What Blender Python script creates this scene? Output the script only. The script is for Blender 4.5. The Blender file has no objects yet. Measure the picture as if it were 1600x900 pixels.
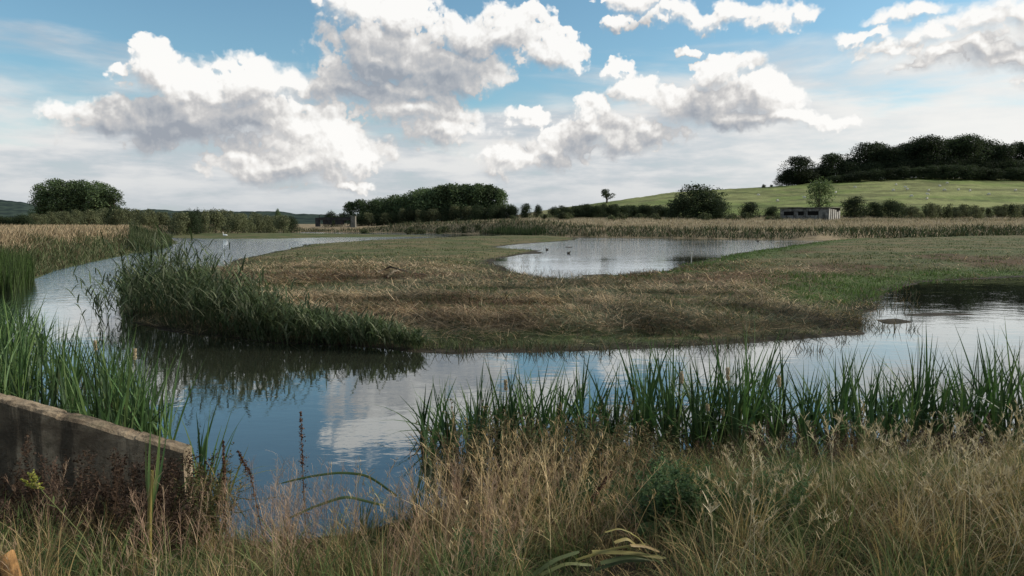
import bpy, bmesh, math, random
import numpy as np
from mathutils import Vector, Matrix, noise as mnoise

# ------------------------------------------------------------------ camera
F = 1155.0          # focal length in pixels of a 1600 px wide picture
HY = 348.0          # row of the true horizon
H = 2.3             # eye height above the water
PITCH = math.atan((450 - HY) / F)
R = math.radians
scene = bpy.context.scene
COL = scene.collection

cam_d = bpy.data.cameras.new('camera')
cam = bpy.data.objects.new('camera', cam_d)
COL.objects.link(cam)
cam.location = (0, 0, H)
cam.rotation_euler = (math.pi / 2 - PITCH, 0, 0)
cam_d.sensor_width = 36
cam_d.lens = 36 * F / 1600
cam_d.clip_start = 0.05
cam_d.clip_end = 20000
scene.camera = cam

scene.view_settings.view_transform = 'Standard'
scene.view_settings.look = 'None'
scene.view_settings.exposure = 0.5
scene.view_settings.gamma = 1
scene.view_settings.use_curve_mapping = False
scene.cycles.max_bounces = 6
scene.cycles.diffuse_bounces = 2
scene.cycles.glossy_bounces = 2
scene.cycles.transmission_bounces = 3
scene.cycles.transparent_max_bounces = 8
scene.cycles.use_denoising = True


def ray(px, py):
    """direction of the sight line through a picture point"""
    x = (px - 800) / F
    y = (450 - py) / F
    c, s = math.cos(PITCH), math.sin(PITCH)
    return np.array([x, c + y * s, y * c - s])


def azel(px, py):
    d = ray(px, py)
    return math.atan2(d[0], d[1]), math.atan2(d[2], math.hypot(d[0], d[1]))


def ground(px, py, z=0.0):
    """point at height z seen at the picture point"""
    d = ray(px, py)
    t = (z - H) / d[2]
    return (d[0] * t, d[1] * t)


def at(px, D):
    """ground-plan point at depth D (metres forward) under a picture column"""
    return ((px - 800) / F * D * 1.0, D)


# ------------------------------------------------------------------ sky
SUN_AZ = R(80)      # to the right of the view, a little ahead
SUN_EL = R(27)


def nt_new(nt, typ, x=0, y=0, **kw):
    n = nt.nodes.new(typ)
    n.location = (x, y)
    for k, v in kw.items():
        setattr(n, k, v)
    return n


class NB:
    """small helper that writes node arithmetic"""
    def __init__(s, nt):
        s.nt = nt

    def put(s, sock, v):
        if v is None:
            return
        if hasattr(v, 'is_output'):
            s.nt.links.new(v, sock)
        else:
            sock.default_value = v

    def m(s, op, a, b=None, c=None, clamp=False):
        n = s.nt.nodes.new('ShaderNodeMath')
        n.operation = op
        n.use_clamp = clamp
        s.put(n.inputs[0], a)
        s.put(n.inputs[1], b)
        if c is not None:
            s.put(n.inputs[2], c)
        return n.outputs[0]

    def v(s, op, a, b=None, out=0):
        n = s.nt.nodes.new('ShaderNodeVectorMath')
        n.operation = op
        s.put(n.inputs[0], a)
        if op == 'SCALE':
            s.put(n.inputs['Scale'], b)
        else:
            s.put(n.inputs[1], b)
        return n.outputs['Value'] if op in ('DOT_PRODUCT', 'LENGTH') else n.outputs[0]

    def sm(s, x, a, b, lo=0.0, hi=1.0):
        n = s.nt.nodes.new('ShaderNodeMapRange')
        n.interpolation_type = 'SMOOTHSTEP'
        s.put(n.inputs[0], x)
        s.put(n.inputs[1], a)
        s.put(n.inputs[2], b)
        s.put(n.inputs[3], lo)
        s.put(n.inputs[4], hi)
        return n.outputs[0]

    def lin(s, x, a, b, lo=0.0, hi=1.0):
        n = s.nt.nodes.new('ShaderNodeMapRange')
        s.put(n.inputs[0], x)
        s.put(n.inputs[1], a)
        s.put(n.inputs[2], b)
        s.put(n.inputs[3], lo)
        s.put(n.inputs[4], hi)
        return n.outputs[0]

    def noise(s, vec, scale, detail=4, rough=0.5, dist=0.0, color=False, dim='3D'):
        n = s.nt.nodes.new('ShaderNodeTexNoise')
        n.noise_dimensions = dim
        s.put(n.inputs['Vector'], vec)
        s.put(n.inputs['Scale'], scale)
        s.put(n.inputs['Detail'], detail)
        s.put(n.inputs['Roughness'], rough)
        s.put(n.inputs['Distortion'], dist)
        return n.outputs['Color' if color else 'Fac']

    def vor(s, vec, scale, detail=0, rough=0.5, feature='F1'):
        n = s.nt.nodes.new('ShaderNodeTexVoronoi')
        n.feature = feature
        n.voronoi_dimensions = '2D'
        s.put(n.inputs['Vector'], vec)
        s.put(n.inputs['Scale'], scale)
        s.put(n.inputs['Detail'], detail)
        s.put(n.inputs['Roughness'], rough)
        if feature == 'SMOOTH_F1':
            s.put(n.inputs['Smoothness'], 0.6)
        return n.outputs['Distance']

    def mix(s, fac, a, b):
        n = s.nt.nodes.new('ShaderNodeMix')
        n.data_type = 'RGBA'
        s.put(n.inputs[0], fac)
        s.put(n.inputs[6], a)
        s.put(n.inputs[7], b)
        return n.outputs[2]

    def comb(s, x, y, z):
        n = s.nt.nodes.new('ShaderNodeCombineXYZ')
        s.put(n.inputs[0], x)
        s.put(n.inputs[1], y)
        s.put(n.inputs[2], z)
        return n.outputs[0]

    def sep(s, vec):
        n = s.nt.nodes.new('ShaderNodeSeparateXYZ')
        s.put(n.inputs[0], vec)
        return n.outputs


# cumulus lobes: centre and radii as seen (turned into compass direction and elevation)
LOBES = [       # cx, cy, rx, ry, shade of the lobe (+ sunlit, - in the shade of another cloud)
    (240, 120, 62, 36, .6), (300, 132, 50, 36, .5), (385, 138, 60, 36, .5), (440, 128, 36, 24, .6), (165, 106, 20, 9, .6),
    (175, 184, 95, 26, -.9), (290, 190, 130, 38, -.8), (400, 190, 60, 40, -.4), (470, 205, 90, 45, .7), (520, 225, 75, 42, .7),
    (440, 260, 96, 36, .1), (570, 245, 45, 30, .3), (545, 286, 44, 10, .5),
    (545, 20, 52, 36, .5), (625, 22, 50, 42, .5), (605, 88, 112, 58, -.5), (695, 115, 84, 54, -.5), (545, 142, 92, 24, -.8), (640, 150, 95, 34, -.3),
    (735, 60, 60, 38, -.3), (795, 45, 52, 40, -.1), (850, 78, 55, 32, .1), (645, 178, 112, 26, .2), (690, 208, 62, 26, .1),
    (1075, 77, 19, 12, .6), (972, 106, 26, 24, .6), (1000, 150, 45, 34, 0), (1130, 112, 62, 32, .2), (1100, 170, 110, 48, -.55),
    (1190, 150, 64, 44, .1), (1245, 186, 66, 22, .1), (1170, 196, 80, 22, -.3), (925, 170, 30, 26, .5), (900, 212, 58, 32, -.2), (985, 218, 70, 26, -.5),
    (800, 250, 64, 24, .1), (822, 190, 26, 18, .2), (860, 228, 60, 32, -.2),
    (1060, 24, 50, 17, .0), (1130, 18, 60, 24, .1), (1200, 22, 58, 28, .0), (1250, 12, 40, 20, .2), (985, 6, 62, 17, -.1), (965, 34, 26, 12, .4),
    (1345, 52, 36, 14, .3), (1400, 70, 60, 22, .4), (1470, 62, 70, 34, .1), (1535, 42, 80, 42, -.2), (1595, 30, 72, 46, -.4), (1430, 16, 68, 24, .1), (1520, 84, 90, 30, -.1),
    (1565, 98, 92, 38, -.2), (1475, 98, 70, 24, .1), (1620, 130, 60, 20, -.2),
]


def build_world():
    w = bpy.data.worlds.new('World')
    scene.world = w
    w.use_nodes = True
    nt = w.node_tree
    nt.nodes.clear()

    # ---- thickness of the cumulus at a direction (azimuth, elevation)
    def thickness(name, lobes):
        g = bpy.data.node_groups.new(name, 'ShaderNodeTree')
        g.interface.new_socket('P', in_out='INPUT', socket_type='NodeSocketVector')
        g.interface.new_socket('T', in_out='OUTPUT', socket_type='NodeSocketFloat')
        g.interface.new_socket('tone', in_out='OUTPUT', socket_type='NodeSocketFloat')
        gi = g.nodes.new('NodeGroupInput')
        go = g.nodes.new('NodeGroupOutput')
        b = NB(g)
        P = gi.outputs[0]
        wn = b.noise(P, 9.0, 5, 0.62, color=True, dim='2D')
        wv = b.v('SCALE', b.v('SUBTRACT', wn, (0.5, 0.5, 0.5)), 0.075)
        gen = b.lin(b.noise(P, 3.3, 2, 0.5, dim='2D'), 0.42, 0.75, -1.0, 1.0)
        if lobes:
            Q = b.v('MULTIPLY', b.v('ADD', P, wv), (1, 1, 0))
            best = None
            tone = 0.0
            for (cx, cy, rx, ry, lum) in LOBES:
                u0, v0 = azel(cx, cy)
                u1, v1 = azel(cx + rx, cy - ry)
                a = b.v('MULTIPLY', b.v('SUBTRACT', Q, (u0, v0, 0)), (1 / (u1 - u0), 1 / (v1 - v0), 0))
                r = b.v('LENGTH', a)
                k = min((v1 - v0), 0.045) / 0.045
                e = b.m('MULTIPLY', b.m('SUBTRACT', 1.0, r), 0.55 + 0.45 * k)
                best = e if best is None else b.m('SMOOTH_MAX', best, e, 0.22)
                if lum:
                    tone = b.m('MULTIPLY_ADD', b.m('MAXIMUM', b.m('SUBTRACT', 1.25, r), 0.0), lum, tone)
            s3 = b.sep(P)
            far = b.m('MAXIMUM', b.sm(s3[1], 0.31, 0.40), b.sm(b.m('ABSOLUTE', s3[0]), 0.68, 0.78))
            best = b.m('ADD', b.m('MULTIPLY', best, b.m('SUBTRACT', 1.0, far)), b.m('MULTIPLY', gen, far))
        else:
            best = gen
            tone = 0.0
        fb = b.noise(P, 14.0, 7, 0.53, dim='2D')
        vo = b.vor(b.v('ADD', P, b.v('SCALE', wv, 0.5)), 27.0, 3, 0.55, 'F1')
        bil = b.m('SUBTRACT', 0.45, vo)
        d = b.m('ADD', b.m('ADD', best, 0.36), b.m('MULTIPLY', b.m('SUBTRACT', fb, 0.5), 0.95))
        d = b.m('ADD', d, b.m('MULTIPLY', bil, 0.36))
        g.links.new(d, go.inputs[0])
        b.put(go.inputs[1], tone)
        return g

    b = NB(nt)
    tc = nt.nodes.new('ShaderNodeTexCoord')
    D = b.sep(tc.outputs['Generated'])
    u = b.m('ARCTAN2', D[0], D[1])
    v = b.m('ARCSINE', b.m('MAXIMUM', b.m('MINIMUM', D[2], 1.0), -1.0))
    P = b.comb(u, v, 0.0)

    # ---- stratus sheets low over the horizon
    Ps = b.v('MULTIPLY', P, (1.0, 5.0, 1.0))
    st = b.noise(Ps, 2.6, 5, 0.58, 0.3, dim='2D')
    st2 = b.noise(b.v('ADD', Ps, (3.1, 7.7, 2.0)), 5.0, 6, 0.6, dim='2D')
    lim = b.m('SUBTRACT', 0.150, b.m('MULTIPLY', b.m('SUBTRACT', st, 0.5), 0.28))
    lim = b.m('ADD', lim, b.m('MULTIPLY', b.sm(u, 0.20, 0.6), 0.06))
    sa = b.sm(v, b.m('ADD', lim, 0.05), b.m('SUBTRACT', lim, 0.05))
    sa = b.m('MULTIPLY', sa, b.sm(st2, 0.15, 0.55, 0.72, 0.98))
    hi = b.m('MULTIPLY', b.sm(v, 0.36, 0.6), b.sm(st, 0.42, 0.62, 0.0, 0.6))
    sa = b.m('MAXIMUM', sa, hi)
    scol = b.mix(b.sm(st2, 0.35, 0.66), (0.42, 0.455, 0.495, 1), (0.64, 0.64, 0.635, 1))
    scol = b.mix(b.sm(v, 0.085, 0.0, 0.0, 0.55), scol, (0.40, 0.435, 0.475, 1))
    scol = b.mix(b.m('MULTIPLY', b.sm(u, 0.12, 0.62), b.sm(v, -0.02, 0.09, 0.2, 0.75)), scol, (0.76, 0.755, 0.73, 1))

    def cumulus(g):
        def T(off):
            n = nt.nodes.new('ShaderNodeGroup')
            n.node_tree = g
            nt.links.new(b.v('ADD', P, off) if off else P, n.inputs[0])
            return n.outputs
        t0, tone = T(None)
        t1 = T((0.0040, 0.0070, 0.0))[0]       # a little towards the sun
        t2 = T((0.018, 0.036, 0.0))[0]         # well towards the sun
        fine = b.m('MULTIPLY', b.m('SUBTRACT', t0, t1), 1.05)
        deep = b.sm(t2, -0.25, 0.8)
        sh = b.m('ADD', b.m('SUBTRACT', 0.92, b.m('MULTIPLY', deep, 0.46)), fine)
        sh = b.m('MULTIPLY_ADD', b.m('MAXIMUM', b.m('MINIMUM', tone, 1.0), -1.0), 0.40, sh)
        sh = b.m('ADD', sh, 0.0, clamp=True)
        soft = b.noise(P, 6.0, 3, 0.5, dim='2D')
        under = b.m('MULTIPLY', b.sm(b.m('SUBTRACT', t1, t0), 0.0, 0.16), 0.45)
        alpha = b.sm(t0, 0.0, b.m('ADD', b.m('MULTIPLY_ADD', b.sm(u, 0.42, 0.60), 0.30, b.lin(soft, 0.35, 0.65, 0.13, 0.40)), under))
        ramp = nt.nodes.new('ShaderNodeValToRGB')
        cr = ramp.color_ramp
        cr.elements[0].position = 0.0
        cr.elements[0].color = (0.270, 0.295, 0.335, 1)
        cr.elements[1].position = 1.0
        cr.elements[1].color = (0.80, 0.79, 0.77, 1)
        for p_, c_ in ((0.25, (0.36, 0.375, 0.40)), (0.50, (0.47, 0.465, 0.465)), (0.75, (0.66, 0.645, 0.625))):
            el = cr.elements.new(p_)
            el.color = c_ + (1,)
        nt.links.new(sh, ramp.inputs[0])
        return b.m('MULTIPLY', alpha, 0.97), ramp.outputs[0]

    sky = nt.nodes.new('ShaderNodeTexSky')
    sky.sky_type = 'NISHITA'
    sky.sun_disc = False
    sky.sun_elevation = SUN_EL
    sky.sun_rotation = SUN_AZ
    sky.altitude = 10
    sky.air_density = 1.0
    sky.dust_density = 0.6
    sky.ozone_density = 2.0
    S = 0.088
    K = 10.0
    skyc = b.v('MULTIPLY', sky.outputs[0], (0.90, 1.12, 1.07))
    c1 = b.mix(sa, skyc, b.v('SCALE', scol, K))

    def bg(colour):
        n = nt.nodes.new('ShaderNodeBackground')
        n.inputs[1].default_value = S
        b.put(n.inputs[0], colour)
        return n.outputs[0]

    def pick(fac, x, y):
        n = nt.nodes.new('ShaderNodeMixShader')
        nt.links.new(fac, n.inputs[0])
        nt.links.new(x, n.inputs[1])
        nt.links.new(y, n.inputs[2])
        return n.outputs[0]

    def full(g):
        al, cc = cumulus(g)
        return bg(b.mix(al, c1, b.v('SCALE', cc, K)))
    near = full(thickness('picture_clouds', True))
    other = full(thickness('other_clouds', False))
    outside = b.m('MAXIMUM', b.m('GREATER_THAN', v, 0.43), b.m('GREATER_THAN', b.m('ABSOLUTE', u), 0.80))
    below = bg((0.9, 0.95, 0.95, 1))
    res = pick(b.m('LESS_THAN', v, -0.02), pick(outside, near, other), below)
    out = nt.nodes.new('ShaderNodeOutputWorld')
    nt.links.new(res, out.inputs[0])
    w.cycles.sampling_method = 'MANUAL'
    w.cycles.sample_map_resolution = 512


build_world()

sun_d = bpy.data.lights.new('sun', 'SUN')
sun = bpy.data.objects.new('sun', sun_d)
COL.objects.link(sun)
sun_d.energy = 3.0
sun_d.angle = R(10)
sun_d.color = (1.0, 0.93, 0.82)
sd = Vector((math.sin(SUN_AZ) * math.cos(SUN_EL), math.cos(SUN_AZ) * math.cos(SUN_EL), math.sin(SUN_EL)))
sun.rotation_euler = sd.to_track_quat('Z', 'Y').to_euler()
sun.location = (60, 30, 60)


# ------------------------------------------------------------------ numeric helpers
rng = np.random.default_rng(7)
random.seed(7)
_PERM = np.random.default_rng(3).random((256, 256))


def vnoise(x, y):
    xi = np.floor(x).astype(int)
    yi = np.floor(y).astype(int)
    fx = x - xi
    fy = y - yi
    fx = fx * fx * (3 - 2 * fx)
    fy = fy * fy * (3 - 2 * fy)
    a = _PERM[xi & 255, yi & 255]
    b = _PERM[(xi + 1) & 255, yi & 255]
    c = _PERM[xi & 255, (yi + 1) & 255]
    d = _PERM[(xi + 1) & 255, (yi + 1) & 255]
    return (a * (1 - fx) + b * fx) * (1 - fy) + (c * (1 - fx) + d * fx) * fy


def fbm(x, y, s, octv=4, g=0.5):
    x = np.asarray(x, float) * s
    y = np.asarray(y, float) * s
    r = 0
    a = 1.0
    t = 0
    for i in range(octv):
        r = r + a * vnoise(x + 17.3 * i, y - 9.1 * i)
        t += a
        a *= g
        x = x * 2.03
        y = y * 2.03
    return r / t


def sstep(x, a, b):
    t = np.clip((x - a) / (b - a), 0, 1)
    return t * t * (3 - 2 * t)


def lerp(a, b, t):
    return a + (b - a) * t


def interp(x, pts):
    p = sorted(pts)
    return np.interp(x, [q[0] for q in p], [q[1] for q in p])


def mesh_np(name, verts, faces, cols=None, mats=(), smooth=False, parent=None, link=True):
    verts = np.asarray(verts, np.float32)
    faces = np.asarray(faces, np.int32)
    me = bpy.data.meshes.new(name)
    nv, nf, k = len(verts), len(faces), faces.shape[1]
    me.vertices.add(nv)
    me.vertices.foreach_set('co', verts.ravel())
    me.loops.add(nf * k)
    me.loops.foreach_set('vertex_index', faces.ravel())
    me.polygons.add(nf)
    me.polygons.foreach_set('loop_start', np.arange(0, nf * k, k, dtype=np.int32))
    me.polygons.foreach_set('loop_total', np.full(nf, k, np.int32))
    me.update(calc_edges=True)
    if smooth:
        me.polygons.foreach_set('use_smooth', np.ones(nf, bool))
    if cols is not None:
        at_ = me.color_attributes.new('tint', 'FLOAT_COLOR', 'POINT')
        c = np.ones((nv, 4), np.float32)
        c[:, :3] = cols
        at_.data.foreach_set('color', c.ravel())
    for m in mats:
        me.materials.append(m)
    o = bpy.data.objects.new(name, me)
    if link:
        COL.objects.link(o)
    if parent is not None:
        o.parent = parent
    return o


def tag(o, label=None, cat=None, group=None, kind=None):
    if label:
        o['label'] = label
    if cat:
        o['category'] = cat
    if group:
        o['group'] = group
    if kind:
        o['kind'] = kind
    return o


def empty(name, loc=(0, 0, 0), rz=0.0, sc=1.0):
    o = bpy.data.objects.new(name, None)
    COL.objects.link(o)
    o.location = loc
    o.rotation_euler = (0, 0, rz)
    o.scale = (sc,) * 3 if not hasattr(sc, '__len__') else sc
    o.empty_display_size = 0.1
    return o


def copy_tree(o, parent=None):
    c = o.copy()
    COL.objects.link(c)
    c.parent = parent
    for ch in o.children:
        copy_tree(ch, c)
    return c


# ------------------------------------------------------------------ materials
def mat_new(name):
    m = bpy.data.materials.new(name)
    m.use_nodes = True
    nt = m.node_tree
    nt.nodes.clear()
    return m, nt, NB(nt)


def finish(nt, surf):
    o = nt.nodes.new('ShaderNodeOutputMaterial')
    nt.links.new(surf, o.inputs[0])


def principled(nt, color, rough=0.8, spec=0.3, normal=None):
    p = nt.nodes.new('ShaderNodeBsdfPrincipled')
    if hasattr(color, 'is_output'):
        nt.links.new(color, p.inputs['Base Color'])
    else:
        p.inputs['Base Color'].default_value = tuple(color) + (1,)
    if hasattr(rough, 'is_output'):
        nt.links.new(rough, p.inputs['Roughness'])
    else:
        p.inputs['Roughness'].default_value = rough
    p.inputs['Specular IOR Level'].default_value = spec
    if normal is not None:
        nt.links.new(normal, p.inputs['Normal'])
    return p.outputs[0]


def bump(nt, height, strength, dist):
    n = nt.nodes.new('ShaderNodeBump')
    n.inputs['Strength'].default_value = strength
    n.inputs['Distance'].default_value = dist
    nt.links.new(height, n.inputs['Height'])
    return n.outputs[0]


def veg_mat(name, trans=0.25, rough=0.6, spec=0.25, vary=0.25, gain=1.0):
    """leaf material: own colour of each blade from the mesh, varied a little per plant"""
    m, nt, b = mat_new(name)
    a = nt.nodes.new('ShaderNodeAttribute')
    a.attribute_name = 'tint'
    oi = nt.nodes.new('ShaderNodeObjectInfo')
    k = b.lin(oi.outputs['Random'], 0, 1, gain * (1 - vary), gain * (1 + vary))
    col = b.v('SCALE', a.outputs[0], k)
    s = principled(nt, col, rough, spec)
    if trans > 0:
        t = nt.nodes.new('ShaderNodeBsdfTranslucent')
        nt.links.new(b.v('MULTIPLY', col, (1.05, 1.1, 0.85)), t.inputs[0])
        mx = nt.nodes.new('ShaderNodeMixShader')
        mx.inputs[0].default_value = trans
        nt.links.new(s, mx.inputs[1])
        nt.links.new(t.outputs[0], mx.inputs[2])
        s = mx.outputs[0]
    finish(nt, s)
    return m


def plain_mat(name, color, rough=0.8, spec=0.3, var=0.3, scale=6.0, stain=None, bumpd=0.01):
    m, nt, b = mat_new(name)
    tc = nt.nodes.new('ShaderNodeTexCoord')
    n = b.noise(tc.outputs['Object'], scale, 6, 0.6)
    c = Vector(color)
    col = b.mix(b.sm(n, 0.3, 0.7), tuple(c * (1 - var)) + (1,), tuple(c * (1 + var)) + (1,))
    if stain:
        n2 = b.noise(b.v('MULTIPLY', tc.outputs['Object'], (1, 1, 0.25)), scale * 0.8, 5, 0.65)
        col = b.mix(b.sm(n2, 0.5, 0.68), col, tuple(stain) + (1,))
    nrm = bump(nt, b.noise(tc.outputs['Object'], scale * 3, 6, 0.65), 0.6, bumpd)
    finish(nt, principled(nt, col, rough, spec, nrm))
    return m


LEAF = veg_mat('leaf', 0.25, 0.7, 0.12)
CATTAIL = veg_mat('cattail_leaf', 0.22, 0.5, 0.22, 0.35)
STRAW = veg_mat('dry_straw', 0.2, 0.75, 0.15, 0.15)
CROWN = veg_mat('tree_foliage', 0.38, 0.7, 0.15, 0.30)
SCRUB = veg_mat('scrub_foliage', 0.35, 0.7, 0.15, 0.12)
BARK = plain_mat('bark', (0.07, 0.055, 0.04), 0.9, 0.1)

# ------------------------------------------------------------------ terrain
P_ISLAND = [ground(*p) for p in [
    (195, 490), (205, 455), (240, 430), (300, 422), (350, 418), (362, 410), (385, 403), (440, 391), (480, 382),
    (560, 377), (640, 373.5), (720, 370.3), (780, 368.6), (880, 369.8), (905, 373), (890, 376), (830, 380),
    (768, 386), (800, 389), (840, 391.5), (818, 396), (760, 409), (790, 420), (830, 433), (900, 436.5),
    (960, 431), (1040, 424), (1072, 412), (1110, 405), (1180, 392), (1260, 380.5), (1300, 376), (1360, 370),
    (1600, 366), (1900, 364), (2600, 370), (2600, 425), (1900, 428), (1600, 432), (1500, 437), (1430, 443),
    (1395, 455), (1370, 470), (1345, 500), (1330, 520), (1200, 533), (1050, 540), (900, 549), (700, 551),
    (640, 547), (560, 541), (420, 536), (300, 521), (225, 504)]]
P_LEFT = [ground(*p) for p in [(262, 366), (274, 380), (250, 386), (180, 402), (100, 420), (50, 436), (20, 450),
                               (-60, 480), (-300, 530)]] + [(-40, 12), (-160, 15), (-400, 200), (-150, 190)]
P_SPIT = [ground(*p) for p in [(200, 365.5), (480, 365.2), (560, 365.8), (640, 367), (695, 369.2), (600, 370.2),
                               (500, 371.2), (430, 373), (330, 373), (270, 371.5), (220, 371)]]
P_FAR = [ground(*p) for p in [(-300, 368), (200, 366), (400, 363.6), (480, 363), (560, 363), (640, 364), (700, 365),
                              (760, 366), (870, 370), (1000, 371.5), (1150, 373.5), (1290, 376), (1450, 374),
                              (1600, 371), (2000, 369), (2600, 372)]] + [(900, 900), (-900, 900)]
P_NEAR = [(-60, 5.5), (-2.55, 5.45), (-2.3, 5.25), (-1.8, 5.1), (-1.2, 5.2), (-0.7, 5.5), (0, 6.0), (0.8, 6.6),
          (2.5, 6.85), (5, 7.0), (8, 7.3), (60, 9), (60, -60), (-60, -60)]
P_BITS = [  # small mud islets in the pond
    [ground(*p) for p in [(760, 393), (790, 391), (842, 393.5), (846, 396), (800, 398), (765, 397)]],
    [ground(*p) for p in [(915, 430), (945, 428.5), (958, 431), (930, 434)]],
    [ground(*p) for p in [(885, 385.6), (893, 385.6), (891, 387.2), (884, 387)]],
    [ground(*p) for p in [(1418, 493), (1455, 489.5), (1512, 491), (1470, 492.5)]],
    [ground(*p) for p in [(1375, 500), (1400, 498), (1420, 503), (1390, 506)]],
]


def sdf(poly, X, Y):
    """signed distance, positive inside"""
    d = np.full(X.shape, 1e9)
    ins = np.zeros(X.shape, bool)
    n = len(poly)
    for i in range(n):
        x0, y0 = poly[i]
        x1, y1 = poly[(i + 1) % n]
        ex, ey = x1 - x0, y1 - y0
        wx, wy = X - x0, Y - y0
        t = np.clip((wx * ex + wy * ey) / (ex * ex + ey * ey + 1e-12), 0, 1)
        d = np.minimum(d, (wx - ex * t) ** 2 + (wy - ey * t) ** 2)
        c = ((y0 <= Y) & (y1 > Y)) | ((y1 <= Y) & (y0 > Y))
        with np.errstate(divide='ignore', invalid='ignore'):
            xc = x0 + (Y - y0) / (y1 - y0 if y1 != y0 else 1e-9) * ex
        ins ^= c & (X < xc)
    return np.where(ins, 1, -1) * np.sqrt(d)


CREST = [(-400, 352), (500, 352), (780, 342), (830, 332), (870, 325.5), (950, 315.5), (1050, 301), (1130, 296), (1215, 291.5),
         (1300, 284), (1430, 278), (1600, 281), (1800, 287), (2100, 300), (2600, 330)]


def hill_h(X, Y):
    D = np.maximum(Y, 1.0)
    px = 800 + X / D * F
    zc = H + (HY - interp(px, CREST)) / F * 330.0
    t = np.clip((D - 165) / 165.0, 0, None)
    s = np.where(t < 1, t ** 1.25 * (1.0), 1 + (t - 1) * 0.10)
    s = np.minimum(s, 1.12)
    base = 1.0 + 1.9 * sstep(D, 112, 165) * sstep(px, 480, 900)
    z = np.where(D > 165, base + (np.maximum(zc, base) - base) * s, base)
    return z


def height(X, Y, full=False):
    X = np.asarray(X, float)
    Y = np.asarray(Y, float)
    n1 = fbm(X, Y, 0.35, 4)
    n2 = fbm(X + 31, Y - 12, 1.6, 3)
    wob = np.clip(np.hypot(X, Y) * 0.05, 0.08, 1.6) * (fbm(X, Y, 0.25, 4) - 0.5) + 0.35 * (fbm(X + 5, Y + 9, 1.2, 3) - 0.5)
    si = sdf(P_ISLAND, X, Y) + wob * 0.9
    for p in P_BITS:
        si = np.maximum(si, np.minimum(sdf(p, X, Y) * 0.6 + wob * 0.15, 0.25))
    ss = sdf(P_SPIT, X, Y)
    sl = sdf(P_LEFT, X, Y) + wob
    sf = sdf(P_FAR, X, Y)
    sn = sdf(P_NEAR, X, Y) + 0.4 * (n1 - 0.5)
    zi = -0.35 + 0.36 * sstep(si, -1.2, 0.05) + 0.18 * sstep(si, 0, 3.5) + 0.14 * sstep(si, 3, 16)
    zi = zi + sstep(si, 0.0, 1.5) * ((n1 - 0.5) * 0.16 + (n2 - 0.5) * 0.07)
    zs = -0.35 + 0.36 * sstep(ss, -3, 0.1) + 0.35 * sstep(ss, 0, 15)
    zl = -0.35 + 0.37 * sstep(sl, -1, 0.05) + 1.35 * sstep(sl, 0, 4.5) + 0.5 * (n1 - 0.5) * sstep(sl, 1, 6)
    zf = -0.35 + 0.37 * sstep(sf, -2, 0.1) + (hill_h(X, Y) - 0.0) * sstep(sf, 0, 7) + 0.6 * (n1 - 0.5) * sstep(sf, 1, 8)
    zn = -0.35 + 0.37 * sstep(sn, -0.8, 0.02) + 0.66 * sstep(sn, 0, 3.0) + (n2 - 0.5) * 0.10 * sstep(sn, 0, 0.8)
    z = np.maximum.reduce([zi, zs, zl, zf, zn])
    if full:
        return z, dict(si=si, ss=ss, sl=sl, sf=sf, sn=sn, n1=n1, n2=n2, zi=zi, zs=zs, zl=zl, zf=zf, zn=zn)
    return z


def hz(x, y):
    return float(height(np.array([x]), np.array([y]))[0])


def on_sight(px, py, d0=120, d1=420):
    """where the sight line through a picture point meets the land"""
    D = np.linspace(d0, d1, 600)
    X = (px - 800) / F * D
    z = height(X, D)
    yy = HY - (z - H) / D * F
    ok = np.where(yy <= py)[0]
    i = ok[0] if len(ok) else len(D) - 1
    return float(X[i]), float(D[i]), float(z[i])


def C3(*c):
    return np.array(c, float)


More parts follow.
